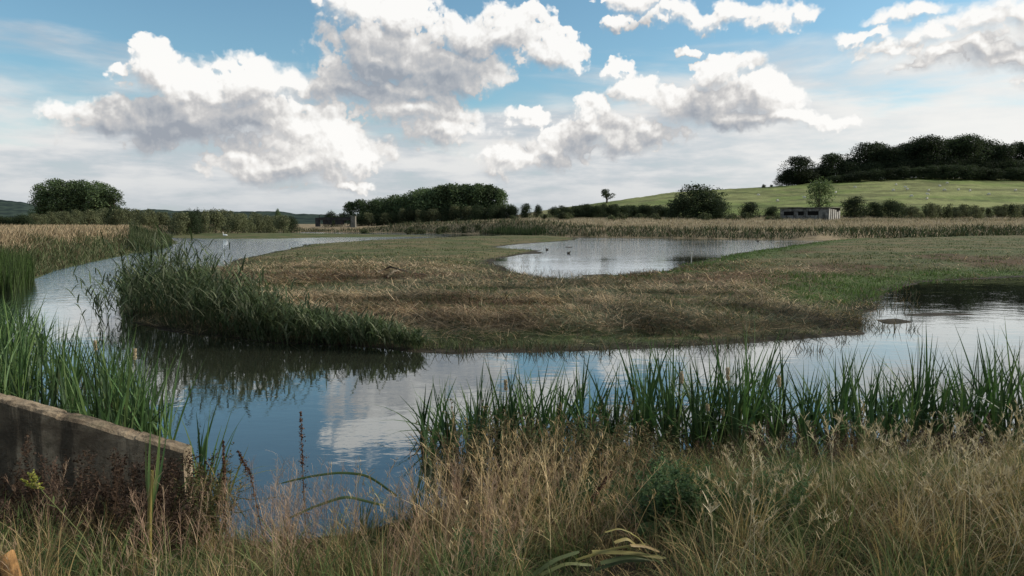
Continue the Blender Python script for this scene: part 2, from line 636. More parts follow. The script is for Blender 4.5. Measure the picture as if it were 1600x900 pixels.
def build_terrain():
    az = np.concatenate([np.arange(-180, -42, 3.0), np.arange(-42, 42.01, 0.11), np.arange(45, 180.01, 3.0)])
    rr = np.concatenate([np.linspace(0.02, 0.6, 4), np.exp(np.linspace(math.log(0.7), math.log(6000), 760))])
    A, RR = np.meshgrid(np.radians(az), rr)
    X = np.sin(A) * RR
    Y = np.cos(A) * RR
    z, q = height(X, Y, True)
    # behind the viewer the bank goes on as a meadow
    back = sstep(-Y, 40, 70)
    z = z * (1 - back) + 0.9 * back
    n1, n2 = q['n1'], q['n2']
    n3 = fbm(X, Y, 0.11, 4)
    n4 = fbm(X + 90, Y, 3.1, 3)
    n5 = fbm(X * 0.35, Y * 1.0, 0.5, 4, 0.6)

    def L(a, b, t):
        return a[None, None, :] * (1 - t[..., None]) + b[None, None, :] * t[..., None]
    mud = C3(0.045, 0.037, 0.026)
    straw = C3(0.225, 0.165, 0.100)
    rust = C3(0.095, 0.055, 0.032)
    grn = C3(0.050, 0.066, 0.022)
    brt = C3(0.060, 0.100, 0.024)
    isl = L(grn, straw, sstep(n5 * 0.6 + n4 * 0.4, 0.38, 0.60))
    # the near part of the island lies under mown reed, the far part is turf
    turf = sstep(Y, 26, 40)
    tz = L(C3(0.085, 0.095, 0.038), C3(0.150, 0.122, 0.062), sstep(n5, 0.42, 0.62))
    isl = isl * (1 - turf[..., None]) + tz * turf[..., None]
    rs = sstep(n3, 0.52, 0.64) * sstep(Y, 24, 30) * (1 - sstep(Y, 55, 75)) * 0.8
    isl = isl * (1 - rs[..., None]) + rust * rs[..., None]
    # green margin of the pond and the right-hand inlet
    px = 800 + X / np.maximum(Y, 1) * F
    gm = sstep(px, 900, 1040) * (1 - sstep(q['si'], 1.5, 5)) * sstep(Y, 17, 21) * 0.85
    isl = isl * (1 - gm[..., None]) + brt * gm[..., None]
    edge = 1 - sstep(q['si'], 0.15, 0.8)
    isl = isl * (1 - edge[..., None]) + mud * edge[..., None]
    far = L(C3(0.17, 0.135, 0.080), C3(0.28, 0.215, 0.130), sstep(n1, 0.4, 0.6))
    hill = L(C3(0.130, 0.160, 0.045), C3(0.185, 0.195, 0.072), sstep(fbm(X, Y * 1.0, 0.05, 5, 0.6), 0.40, 0.60))
    hv = fbm(X * 0.5, Y, 0.16, 4, 0.65) + 0.7 * (fbm(X * 0.12 + Y * 0.05, Y * 0.6, 0.5, 3) - 0.5)
    hill = hill * (0.72 + 0.55 * sstep(hv, 0.35, 0.66))[..., None]
    hl = sstep(Y, 172, 190) * sstep(px, 780, 900)
    far = far * (1 - hl[..., None]) + hill * hl[..., None]
    vf = sstep(Y, 420, 700)
    far = far * (1 - vf[..., None]) + C3(0.05, 0.065, 0.03) * vf[..., None]
    spit = L(C3(0.075, 0.09, 0.03), C3(0.12, 0.11, 0.05), sstep(n1, 0.4, 0.6))
    left = L(C3(0.07, 0.08, 0.035), C3(0.15, 0.115, 0.065), sstep(q['sl'], 1.5, 4))
    near = L(C3(0.040, 0.032, 0.020), C3(0.075, 0.06, 0.034), sstep(n2, 0.4, 0.6))
    stack = np.stack([q['zi'], q['zs'], q['zl'], q['zf'], q['zn']])
    w = np.argmax(stack, 0)
    col = np.choose(w[..., None], [isl, spit, left, far, near])
    und = (1 - sstep(z, -0.05, 0.02))[..., None]
    col = col * (1 - und) + C3(0.035, 0.03, 0.02) * und
    m, n = X.shape
    V = np.stack([X, Y, z], -1).reshape(-1, 3)
    idx = np.arange(m * n).reshape(m, n)
    Fc = np.stack([idx[:-1, :-1], idx[1:, :-1], idx[1:, 1:], idx[:-1, 1:]], -1).reshape(-1, 4)
    mt, nt, b = mat_new('marsh_ground')
    a = nt.nodes.new('ShaderNodeAttribute')
    a.attribute_name = 'tint'
    g = nt.nodes.new('ShaderNodeNewGeometry')
    n = b.noise(g.outputs['Position'], 5.0, 7, 0.7)
    n_ = b.noise(g.outputs['Position'], 0.6, 4, 0.6)
    k = b.m('ADD', b.sm(n, 0.3, 0.7, 0.55, 1.4), b.sm(n_, 0.3, 0.7, -0.12, 0.12))
    c = b.v('SCALE', a.outputs[0], k)
    finish(nt, principled(nt, c, 0.95, 0.12, bump(nt, n, 0.8, 0.04)))
    o = mesh_np('ground', V, Fc[:, ::-1], col.reshape(-1, 3), [mt], smooth=True)
    tag(o, kind='structure')


build_terrain()


def build_water():
    m, nt, b = mat_new('pond_water')
    g = nt.nodes.new('ShaderNodeNewGeometry')
    P = g.outputs['Position']
    s = b.sep(P)
    D = b.m('MAXIMUM', s[1], 1.0)
    # gusts: the far channel is ruffled, the lee of the reeds is smooth
    gust = b.sm(b.noise(b.v('MULTIPLY', P, (0.35, 1, 1)), 0.09, 3, 0.5), 0.40, 0.60)
    leftc = b.sm(s[0], -6, -14)
    farr = b.m('MULTIPLY', b.sm(D, 44, 60), b.m('MULTIPLY_ADD', gust, 0.25, 0.35))
    gust = b.m('MULTIPLY', b.m('MAXIMUM', leftc, b.m('MAXIMUM', farr, b.m('MULTIPLY', gust, 0.10))), b.sm(D, 16, 34))
    r1 = b.noise(b.v('MULTIPLY', P, (1, 2.2, 1)), 1.3, 4, 0.55, 0.3)
    r2 = b.noise(b.v('MULTIPLY', P, (1, 1.6, 1)), 5.0, 3, 0.5, 0.4)
    r3 = b.noise(P, 0.45, 2, 0.5)
    h = b.m('ADD', b.m('MULTIPLY', r1, b.m('MULTIPLY_ADD', gust, 0.055, 0.0022)), b.m('MULTIPLY', r2, b.m('MULTIPLY_ADD', gust, 0.010, 0.0008)))
    h = b.m('ADD', h, b.m('MULTIPLY', r3, 0.006))
    n = bump(nt, h, 1.0, 1.0)
    fr = nt.nodes.new('ShaderNodeFresnel')
    fr.inputs[0].default_value = 1.33
    nt.links.new(n, fr.inputs['Normal'])
    fac = b.m('MULTIPLY_ADD', fr.outputs[0], 1.15, 0.17, clamp=True)
    gl = nt.nodes.new('ShaderNodeBsdfGlossy')
    gl.inputs['Roughness'].default_value = 0.015
    gl.inputs['Color'].default_value = (0.93, 0.96, 0.97, 1)
    nt.links.new(n, gl.inputs['Normal'])
    body = nt.nodes.new('ShaderNodeBsdfDiffuse')
    body.inputs[0].default_value = (0.028, 0.030, 0.020, 1)
    mx = nt.nodes.new('ShaderNodeMixShader')
    nt.links.new(fac, mx.inputs[0])
    nt.links.new(body.outputs[0], mx.inputs[1])
    nt.links.new(gl.outputs[0], mx.inputs[2])
    finish(nt, mx.outputs[0])
    v = [(-420, 2, 0), (420, 2, 0), (420, 240, 0), (-420, 240, 0)]
    o = mesh_np('water', v, [(0, 1, 2, 3)], None, [m])
    tag(o, kind='structure')


build_water()


def build_hills():
    """low wooded ridge far beyond the marsh"""
    px = np.arange(-900, 2400, 4.0)
    top = interp(px, [(-900, 318), (-100, 314), (0, 313), (45, 316), (75, 326), (200, 331), (235, 327), (330, 331), (400, 330.5),
                      (440, 331), (490, 335), (540, 339), (900, 341), (2400, 341)])
    D0 = 1700.0
    top = top + (fbm(px, px * 0, 0.05, 4) - 0.5) * 3.2 + (fbm(px, px * 0 + 4, 0.3, 2) - 0.5) * 1.0
    X = (px - 800) / F * D0
    rows = []
    for k, (dd, fz) in enumerate([(-500, 0.0), (-260, 0.35), (-80, 0.85), (0, 1.0), (200, 0.95), (700, 0.3), (900, 0)]):
        z = (H + (HY - top) / F * D0) * fz
        rows.append(np.stack([X * (D0 + dd) / D0, np.full_like(X, D0 + dd), z], -1))
    V = np.concatenate(rows)
    n = len(px)
    idx = np.arange(7 * n).reshape(7, n)
    Fc = np.stack([idx[:-1, :-1], idx[:-1, 1:], idx[1:, 1:], idx[1:, :-1]], -1).reshape(-1, 4)
    m, nt, b = mat_new('wooded_ridge')
    g = nt.nodes.new('ShaderNodeNewGeometry')
    nn = b.noise(g.outputs['Position'], 0.03, 5, 0.6)
    c = b.mix(b.sm(nn, 0.42, 0.60), (0.030, 0.042, 0.040, 1), (0.055, 0.075, 0.060, 1))  # blue-green with a tint of distance haze mixed into the colour
    finish(nt, principled(nt, c, 1.0, 0.0))
    tag(mesh_np('hills', V, Fc, None, [m], smooth=True), kind='structure')


build_hills()


# ------------------------------------------------------------------ plant geometry
def ribbons(base, head, length, lean, bend, width, seg, col, face=None, tip=0.08, mid=0.0, tipcol=None):
    """curved tapering strips; angles in radians from the vertical, head = compass direction of the lean"""
    base = np.asarray(base, float)
    N = len(base)
    B = lambda a: np.broadcast_to(np.asarray(a, float), (N,)).copy()
    head, length, lean, bend, width = B(head), B(length), B(lean), B(bend), B(width)
    face = head + math.pi / 2 + rng.normal(0, 0.7, N) if face is None else B(face)
    pts = np.zeros((N, seg + 1, 3))
    pts[:, 0] = base
    for i in range(seg):
        th = lean + bend * ((i + 0.5) / seg) ** 1.4
        st = length / seg
        pts[:, i + 1, 0] = pts[:, i, 0] + np.sin(th) * np.sin(head) * st
        pts[:, i + 1, 1] = pts[:, i, 1] + np.sin(th) * np.cos(head) * st
        pts[:, i + 1, 2] = pts[:, i, 2] + np.cos(th) * st
    t = np.linspace(0, 1, seg + 1)
    wp = (1 - mid) * (1 - (1 - tip) * t ** 1.8) + mid * np.maximum(np.sin(np.pi * np.clip(t * 0.92 + 0.06, 0, 1)), tip)
    w = width[:, None] * 0.5 * wp[None, :]
    wx = np.sin(face)[:, None] * w
    wy = np.cos(face)[:, None] * w
    Lf = pts.copy()
    Rt = pts.copy()
    Lf[..., 0] -= wx
    Lf[..., 1] -= wy
    Rt[..., 0] += wx
    Rt[..., 1] += wy
    V = np.stack([Lf, Rt], 2).reshape(-1, 3)
    k = 2 * (seg + 1)
    o = (np.arange(N) * k)[:, None, None]
    f = np.array([[2 * i, 2 * i + 1, 2 * i + 3, 2 * i + 2] for i in range(seg)])[None]
    Fc = (o + f).reshape(-1, 4)
    col = np.asarray(col, float)
    if col.ndim == 1:
        col = np.broadcast_to(col, (N, 3))
    cc = np.repeat(col[:, None, :], k, 1)
    if tipcol is not None:
        tt = np.repeat(np.clip((t - 0.55) / 0.45, 0, 1), 2)[None, :, None]
        cc = cc * (1 - tt) + np.asarray(tipcol)[..., None, :] * tt
    return V, Fc, cc.reshape(-1, 3), pts


class Bag:
    def __init__(s):
        s.V, s.F, s.C, s.n = [], [], [], 0

    def add(s, V, Fc, C, *_):
        s.V.append(V)
        s.F.append(np.asarray(Fc) + s.n)
        s.C.append(C)
        s.n += len(V)

    def obj(s, name, mat, parent=None, smooth=False):
        return mesh_np(name, np.concatenate(s.V), np.concatenate(s.F), np.concatenate(s.C), [mat], smooth, parent)


def pick(cols, n, jit=0.18, w=None):
    cols = np.asarray(cols, float)
    c = cols[rng.choice(len(cols), n, p=w)]
    return c * (1 + rng.normal(0, jit, (n, 1))).clip(0.45, 1.7)


def leaves(P, size, cols, jit=0.2, asp=0.7, up=0.0, normal=None):
    """small leaf-sized quads at the points P with random attitude"""
    N = len(P)
    size = np.broadcast_to(np.asarray(size, float), (N,)) * rng.uniform(0.6, 1.4, N)
    a = rng.normal(size=(N, 3))
    if normal is not None:
        a = a * 0.75 + normal
    a[:, 2] += up
    a /= np.linalg.norm(a, axis=1, keepdims=True) + 1e-9
    r = rng.normal(size=(N, 3))
    u = np.cross(a, r)
    u /= np.linalg.norm(u, axis=1, keepdims=True) + 1e-9
    v = np.cross(a, u)
    u = u * size[:, None] * 0.5
    v = v * size[:, None] * 0.5 * asp
    V = np.stack([P - u, P - v * 1.0, P + u, P + v], 1).reshape(-1, 3)
    Fc = np.arange(4 * N).reshape(N, 4)
    c = pick(cols, N, jit)
    return V, Fc, np.repeat(c, 4, 0)


def tube(path, rad, n=6, col=(0.1, 0.08, 0.06)):
    path = np.asarray(path, float)
    m = len(path)
    rad = np.broadcast_to(np.asarray(rad, float), (m,))
    d = np.gradient(path, axis=0)
    d /= np.linalg.norm(d, axis=1, keepdims=True) + 1e-9
    ref = np.array([0.31, 0.95, 0.05])
    u = np.cross(d, ref)
    u /= np.linalg.norm(u, axis=1, keepdims=True) + 1e-9
    v = np.cross(d, u)
    a = np.linspace(0, 2 * math.pi, n, endpoint=False)
    V = path[:, None] + rad[:, None, None] * (np.cos(a)[None, :, None] * u[:, None] + np.sin(a)[None, :, None] * v[:, None])
    V = V.reshape(-1, 3)
    i = np.arange(m - 1)[:, None] * n
    j = np.arange(n)[None]
    Fc = np.stack([i + j, i + (j + 1) % n, i + n + (j + 1) % n, i + n + j], -1).reshape(-1, 4)
    return V, Fc, np.tile(np.asarray(col, float), (len(V), 1))


# ------------------------------------------------------------------ trees and bushes
def tree_proto(name, w, h, base, nleaf, lsz, cols, nl=14, gap=0.0, trunk_r=None, flat=1.0, seed=0, squash=1.0, mat=None, shapef=None):
    """a tree: tapered trunk with limbs, crown of leaf clumps on many uneven lobes; base = height of the lowest leaves"""
    global rng
    keep = rng
    rng = np.random.default_rng(seed)
    root = empty(name)
    lob = []
    for i in range(nl):
        a = rng.uniform(0, 2 * math.pi)
        t = rng.uniform(0.0, 1.0) ** 0.8
        zz = base + (h - base) * ((0.12 if base > 0.2 else 0.0) + 0.8 * t)
        prof = math.sqrt(max(0.0, 1 - (2 * (t - 0.42)) ** 2 * 0.75)) if shapef is None else shapef(t)
        rr = w * 0.5 * prof * rng.uniform(0.25, 0.80) * (1.12 - 0.5 * t)
        rad = rng.uniform(0.15, 0.27) * min(w, (h - base) * 1.3)
        zz = min(zz, h - rad * 0.8)
        lob.append((math.cos(a) * rr, math.sin(a) * rr * squash, zz, rad))
    lob.append((0, 0, h - 0.24 * (h - base), 0.24 * (h - base)))
    lob.append((0, 0, base + 0.4 * (h - base), 0.30 * min(w, h - base)))
    Ps, Ns = [], []
    tot = sum(l[3] ** 2 for l in lob)
    for (x, y, z, r) in lob:
        k = int(nleaf * r * r / tot)
        d = rng.normal(size=(k, 3))
        d /= np.linalg.norm(d, axis=1, keepdims=True)
        rad = r * (0.6 + 0.42 * rng.random(k) ** 0.6)
        lump = 1 + 0.22 * np.sin(d[:, 0] * 7 + x * 3) * np.sin(d[:, 1] * 6 + z) + 0.12 * np.sin(d[:, 2] * 13)
        p = d * (rad * lump)[:, None] * np.array([1, 1, 0.85 * flat]) + np.array([x, y, z])
        Ps.append(p)
        Ns.append(d)
    P = np.concatenate(Ps)
    Nn = np.concatenate(Ns)
    ok = P[:, 2] > base * 0.6 + 0.05
    if gap:
        g = vnoise(P[:, 0] * 1.3 / max(1, w / 6) + 40, P[:, 2] * 1.3 / max(1, w / 6) + P[:, 1] * 0.7)
        ok &= g > gap
    P, Nn = P[ok], Nn[ok]
    bag = Bag()
    bag.add(*leaves(P, lsz, cols, 0.28, 0.75, 0.3, Nn * 0.9))
    tr = trunk_r or h * 0.022
    tb = Bag()
    top = np.array([0, 0, h * 0.75])
    pth = np.array([[0, 0, -0.5], [0.02 * h, 0, h * 0.2], [0, 0.02 * h, h * 0.45], top])
    tb.add(*tube(pth, [tr * 1.35, tr, tr * 0.7, tr * 0.2], 7))
    for (x, y, z, r) in lob[:10]:
        s = np.array([0, 0, max(0.12 * h, z * 0.5)])
        e = np.array([x, y, z])
        mid_ = (s + e) / 2 + np.array([x * 0.15, y * 0.15, -0.04 * h])
        tb.add(*tube(np.array([s, mid_, e]), [tr * 0.5, tr * 0.33, tr * 0.12], 5))
    tb.obj('trunk', BARK, root)
    bag.obj('crown', mat or CROWN, root)
    rng = keep
    root['_h'] = h
    root['_w'] = w
    return root


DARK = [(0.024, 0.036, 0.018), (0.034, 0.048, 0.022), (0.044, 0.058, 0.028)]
MIDG = [(0.090, 0.128, 0.058), (0.118, 0.160, 0.072), (0.070, 0.098, 0.050)]
OLIV = [(0.125, 0.135, 0.070), (0.155, 0.160, 0.088), (0.090, 0.100, 0.050)]
PALE = [(0.110, 0.155, 0.065), (0.140, 0.180, 0.080), (0.085, 0.115, 0.050)]

protos = {}


def proto(kind, n, *a, **k):
    seed0 = k.pop('seed')
    protos[kind] = [tree_proto(*a, seed=seed0 + i, **k) for i in range(n)]
    for p in protos[kind]:
        p['_free'] = 1


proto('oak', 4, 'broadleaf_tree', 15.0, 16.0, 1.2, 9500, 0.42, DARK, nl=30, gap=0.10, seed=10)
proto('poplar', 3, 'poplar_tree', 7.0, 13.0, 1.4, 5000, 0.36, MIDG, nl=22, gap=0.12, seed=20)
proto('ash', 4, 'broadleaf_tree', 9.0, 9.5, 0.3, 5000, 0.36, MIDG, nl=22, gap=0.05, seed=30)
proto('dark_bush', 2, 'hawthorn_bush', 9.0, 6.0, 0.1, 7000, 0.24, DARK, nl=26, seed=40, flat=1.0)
proto('willow', 4, 'willow_bush', 7.0, 4.4, 0.1, 3000, 0.24, OLIV, nl=14, seed=50, mat=SCRUB)
proto('brown_bush', 3, 'bramble_bush', 5.0, 2.2, 0.0, 1500, 0.20, DARK + OLIV, nl=10, seed=60)
proto('pale_tree', 1, 'young_ash_tree', 7.2, 7.6, 0.6, 3400, 0.24, PALE, nl=16, gap=0.28, seed=70)
proto('lone', 1, 'hawthorn_tree', 7.5, 5.4, 1.6, 2000, 0.28, DARK, nl=9, gap=0.3, seed=80, trunk_r=0.28)


def plant_tree(kind, px, D, ytop, wpx, label, cat='tree', group=None, ybase=None, i=None):
    """tree under a picture column at depth D, its top at a picture row, its width in picture pixels"""
    x, y = at(px, D)
    z = hz(x, y) - 0.15
    htop = H + (HY - ytop) / F * D
    h = max(htop - z, 0.8)
    lst = protos[kind]
    p = lst[random.randrange(len(lst)) if i is None else i]
    if p.get('_free'):
        o = p
        del p['_free']
    else:
        o = copy_tree(p)
    for key in ('label', 'category', 'group'):
        if key in o:
            del o[key]
    hh, ww = p['_h'], p['_w']
    o.location = (x, y, z)
    sx = wpx * 1.22 / F * D / ww
    o.scale = (sx, sx * random.uniform(0.85, 1.1), h / hh)
    o.rotation_euler = (0, 0, random.uniform(0, 6.28))
    tag(o, label, cat, group)
    return o


# wood on the crest of the hill
woodtop = [(1215, 262), (1243, 246), (1270, 262), (1297, 238), (1322, 248), (1350, 226), (1378, 224), (1392, 236), (1420, 216),
           (1450, 213), (1475, 218), (1500, 213), (1525, 217), (1545, 226), (1572, 223), (1600, 220), (1660, 222), (1760, 240)]
for px, wpx, D in [(1243, 62, 338), (1297, 52, 345), (1322, 40, 350), (1350, 66, 350), (1382, 50, 344), (1412, 62, 352),
                   (1440, 66, 345), (1470, 60, 356), (1500, 68, 348), (1530, 56, 358), (1556, 50, 346), (1580, 50, 356),
                   (1606, 62, 348), (1650, 60, 352), (1700, 64, 350), (1365, 44, 372), (1428, 50, 376), (1486, 54, 378),
                   (1542, 52, 380), (1400, 56, 362)]:
    D = D - 4
    lab = 'dark broadleaf tree in the wood on the hill crest'
    grp = 'trees of the wood on the hill'
    if px == 1243:
        lab, grp = 'round dark tree at the left end of the wood on the hill', None
    if px == 1297:
        lab, grp = 'narrow dark tree, second from the left end of the hill wood', None
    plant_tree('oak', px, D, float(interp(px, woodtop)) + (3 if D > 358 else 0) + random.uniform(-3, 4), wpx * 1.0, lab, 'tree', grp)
for px in range(1300, 1680, 21):
    plant_tree('dark_bush', px + random.uniform(-5, 5), 322, float(interp(px, [(1290, 276), (1330, 269), (1400, 261), (1500, 259), (1600, 264)])) + random.uniform(-2, 2),
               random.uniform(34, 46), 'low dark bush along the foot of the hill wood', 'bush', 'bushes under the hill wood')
for px, yt, w_ in [(1268, 264, 46), (1281, 258, 34), (1320, 254, 46), (1228, 266, 30)]:
    plant_tree('oak', px, 340, yt, w_, 'small dark tree filling in between the first trees of the hill wood', 'tree', 'small trees at the left end of the hill wood')
for px in range(1225, 1680, 17):
    plant_tree('dark_bush', px + random.uniform(-5, 5), 337, float(interp(px, [(1220, 274), (1290, 266), (1330, 258), (1400, 250), (1500, 248), (1600, 252)])) + random.uniform(-2, 2),
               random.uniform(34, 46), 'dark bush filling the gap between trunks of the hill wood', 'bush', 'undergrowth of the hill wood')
plant_tree('brown_bush', 1190, 326, 288.5, 10, 'tiny dark bush alone on the hill skyline left of the wood', 'bush')
plant_tree('brown_bush', 1202, 328, 289, 9, 'tiny bush on the skyline next to the end of the wood', 'bush')

# copse in the middle distance
midtop = [(540, 318), (548, 315), (562, 311), (580, 311), (595, 308), (615, 306), (640, 301), (665, 296), (690, 292), (720, 290.5),
          (750, 290.5), (775, 294), (792, 305)]
lx = [(549, 22), (565, 26), (582, 28), (598, 24), (614, 32), (633, 34), (652, 34), (671, 38), (690, 38), (709, 40), (728, 40),
      (747, 40), (764, 36), (779, 30), (622, 30), (661, 36), (700, 38), (738, 36), (590, 26), (680, 32)]
for k, (px, wpx) in enumerate(lx):
    D = 205 + (0 if k < 14 else 9) + random.uniform(-2, 2)
    lab, grp = 'green leafy tree in the long copse beyond the marsh', 'trees of the copse beyond the marsh'
    if k == 0:
        lab, grp = 'small pale feathery tree at the left end of the long copse', None
    if k == 13:
        lab, grp = 'tree closing the right end of the long copse', None
    plant_tree('ash', px, D, float(interp(px, midtop)) + random.uniform(-3.0, 2.0), wpx * 1.32, lab, 'tree', grp)
for px in range(562, 800, 13):
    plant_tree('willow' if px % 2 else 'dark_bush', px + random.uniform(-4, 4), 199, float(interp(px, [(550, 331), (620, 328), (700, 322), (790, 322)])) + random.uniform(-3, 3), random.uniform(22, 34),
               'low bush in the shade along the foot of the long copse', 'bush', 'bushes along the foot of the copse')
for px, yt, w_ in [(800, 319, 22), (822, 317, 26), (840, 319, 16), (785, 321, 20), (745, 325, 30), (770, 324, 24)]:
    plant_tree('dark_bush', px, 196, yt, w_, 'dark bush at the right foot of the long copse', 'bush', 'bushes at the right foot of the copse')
plant_tree('dark_bush', 519, 198, 329, 26, 'dark round bush behind the sluice bridge', 'bush')
plant_tree('willow', 536, 204, 333, 22, 'faint grey bush between the sluice bridge and the copse', 'bush')
plant_tree('ash', 436, 330, 326, 10, 'slim tree standing alone on the far horizon left of the sluice', 'tree')

# clump of tall trees on the left
ltop = [(58, 300), (70, 284), (85, 280), (110, 281), (130, 281), (150, 280), (170, 284), (185, 295), (192, 310)]
for k, (px, wpx) in enumerate([(68, 26), (84, 32), (102, 32), (119, 32), (137, 32), (154, 34), (170, 32), (182, 24), (94, 30), (128, 32), (160, 30)]):
    lab, grp = 'tall poplar in the tight clump on the left skyline', 'poplars of the clump on the left'
    if k == 0:
        lab, grp = 'loose poplar at the left end of the clump on the left skyline', None
    plant_tree('poplar', px, 215 + (7 if k > 7 else 0) + random.uniform(-2, 2), float(interp(px, ltop)) + random.uniform(-1, 1.5), wpx * 1.1, lab, 'tree', grp)

# willow scrub along the left of the marsh
for k in range(44):
    px = -60 + k * 12 + random.uniform(-4, 4)
    yt = float(interp(px, [(-60, 338), (20, 337), (60, 330), (130, 326), (200, 322), (250, 328), (290, 324), (330, 322), (380, 327), (430, 333), (470, 338)]))
    yt += random.uniform(-1, 5)
    D = random.uniform(128, 175) if px < 420 else random.uniform(165, 185)
    dark = px < 45 or random.random() < 0.12
    plant_tree('dark_bush' if dark else 'willow', px, D, yt, random.uniform(24, 40),
               'dark bush in the scrub on the left edge of the marsh' if dark else 'grey green willow bush in the scrub left of the marsh',
               'bush', 'dark bushes of the left scrub' if dark else 'willow bushes of the left scrub')

# right-hand hedge and single bushes
o = plant_tree('lone', 947, 318, 294.5, 33, 'small dark windswept tree alone on the hill slope', 'tree')
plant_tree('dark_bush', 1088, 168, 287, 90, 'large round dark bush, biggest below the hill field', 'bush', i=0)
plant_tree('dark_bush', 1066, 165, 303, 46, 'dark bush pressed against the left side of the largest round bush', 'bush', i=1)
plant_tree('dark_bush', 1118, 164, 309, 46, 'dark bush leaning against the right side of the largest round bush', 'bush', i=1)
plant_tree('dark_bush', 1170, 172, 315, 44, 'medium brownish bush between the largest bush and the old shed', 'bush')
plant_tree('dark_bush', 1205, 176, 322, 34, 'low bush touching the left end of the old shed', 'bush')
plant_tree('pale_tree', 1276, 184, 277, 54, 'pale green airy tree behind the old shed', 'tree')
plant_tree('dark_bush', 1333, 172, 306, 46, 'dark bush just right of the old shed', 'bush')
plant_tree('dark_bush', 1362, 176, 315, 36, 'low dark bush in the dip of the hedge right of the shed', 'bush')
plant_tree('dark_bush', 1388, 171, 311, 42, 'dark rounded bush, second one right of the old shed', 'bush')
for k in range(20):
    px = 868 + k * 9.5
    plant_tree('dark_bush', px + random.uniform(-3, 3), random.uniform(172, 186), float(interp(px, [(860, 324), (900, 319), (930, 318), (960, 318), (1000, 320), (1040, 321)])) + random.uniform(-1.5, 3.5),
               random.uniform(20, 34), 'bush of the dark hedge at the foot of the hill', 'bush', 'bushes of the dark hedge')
for k in range(24):
    px = 1410 + k * 11
    plant_tree('willow' if k % 3 else 'brown_bush', px + random.uniform(-4, 4), random.uniform(164, 178), random.uniform(316, 325),
               random.uniform(20, 34), 'low olive bush in the hedge below the sheep field' if k % 3 else 'low dark bramble bush in the hedge below the sheep field',
               'bush', 'olive bushes below the sheep field' if k % 3 else 'bramble bushes below the sheep field')
for k in range(26):
    px = random.uniform(560, 1240)
    D = random.uniform(148, 165)
    x, y = at(px, D)
    plant_tree('brown_bush', px, D, HY - (hz(x, y) + random.uniform(1.0, 1.9) - H) / D * F, random.uniform(14, 30),
               'low bramble patch in the pale rough grass', 'bush', 'bramble patches in the rough grass')
for lst in protos.values():
    for p in lst:
        if p.get('_free'):
            for ch in list(p.children):
                bpy.data.objects.remove(ch)
            bpy.data.objects.remove(p)
            continue
for o in bpy.data.objects:
    for key in ('_h', '_w', '_free'):
        if key in o:
            del o[key]


# ------------------------------------------------------------------ ground cover (nobody could count it)
def zarr(x, y):
    return height(np.asarray(x, float), np.asarray(y, float))


def scatter(n, px0, px1, d0, d1, pw=1.0):
    """ground points spread evenly over the land between two depths"""
    D = (rng.random(n) * (d1 ** pw - d0 ** pw) + d0 ** pw) ** (1 / pw)
    px = rng.uniform(px0, px1, n)
    return (px - 800) / F * D, D, px


TAN = [(0.40, 0.325, 0.225), (0.32, 0.26, 0.18), (0.45, 0.375, 0.27)]
BRN = [(0.10, 0.075, 0.042), (0.075, 0.062, 0.036), (0.13, 0.095, 0.055)]
GRN = [(0.045, 0.068, 0.024), (0.060, 0.085, 0.030), (0.036, 0.052, 0.022)]
BGR = [(0.060, 0.105, 0.028), (0.080, 0.125, 0.036)]
DGR = [(0.026, 0.042, 0.020), (0.034, 0.052, 0.024)]


def far_marsh():
    # pale tall grass beyond the water, dark rank growth on its front bank
    x, y, px = scatter(150000, -60, 1720, 100, 182, 2)
    q = sdf(P_FAR, x, y)
    ok = q > 0.4
    x, y, px, q = x[ok], y[ok], px[ok], q[ok]
    z = zarr(x, y)
    n = fbm(x, y, 0.05, 4)
    front = 1 - sstep(q, 3.5, 12.0 + 4 * n)
    tall = 0.45 + 0.75 * fbm(x + 3, y, 0.14, 3)
    patch = sstep(fbm(x * 0.6, y * 2.0, 0.09, 4, 0.6), 0.50, 0.62)
    r = rng.random(len(x))
    dark = r < (front * 0.93)
    mid = (~dark) & (r < 0.12 + 0.6 * patch)
    col = pick(TAN, len(x), 0.16)
    col[mid] = pick(OLIV + BRN, mid.sum(), 0.2)
    col[dark] = pick(DGR + BRN[1:2] + GRN[:1], dark.sum(), 0.2)
    b = Bag()
    b.add(*ribbons(np.stack([x, y, z - 0.05], -1), rng.uniform(0, 6.28, len(x)), tall * np.where(dark, 0.95, 0.68) * rng.uniform(0.6, 1.3, len(x)),
                   rng.uniform(0.0, 0.7, len(x)), rng.uniform(0, 1.4, len(x)), np.where(dark, 0.10, 0.065), 2, col, tip=0.5, face=rng.uniform(0, 6.28, len(x))))
    tag(b.obj('tall_grass', STRAW), 'band of pale tall grass with a dark rank bank along the far shore', 'grass', kind='stuff')
    # spit in front of it: short turf only. reeds on the water's edge by the bridge
    x, y, px = scatter(16000, 540, 900, 130, 150)
    q = sdf(P_FAR, x, y)
    ok = (q > -0.3) & (q < 3)
    x, y = x[ok], y[ok]
    b = Bag()
    b.add(*ribbons(np.stack([x, y, zarr(x, y)], -1), rng.uniform(0, 6.28, len(x)), rng.uniform(0.7, 1.5, len(x)), 0.05, 0.3, 0.07, 2,
                   pick(DGR + GRN, len(x)), face=rng.uniform(0, 6.28, len(x))))
    tag(b.obj('reed_fringe', LEAF), 'dark green reed fringe at the far waterline near the bridge', 'reeds', kind='stuff')


far_marsh()


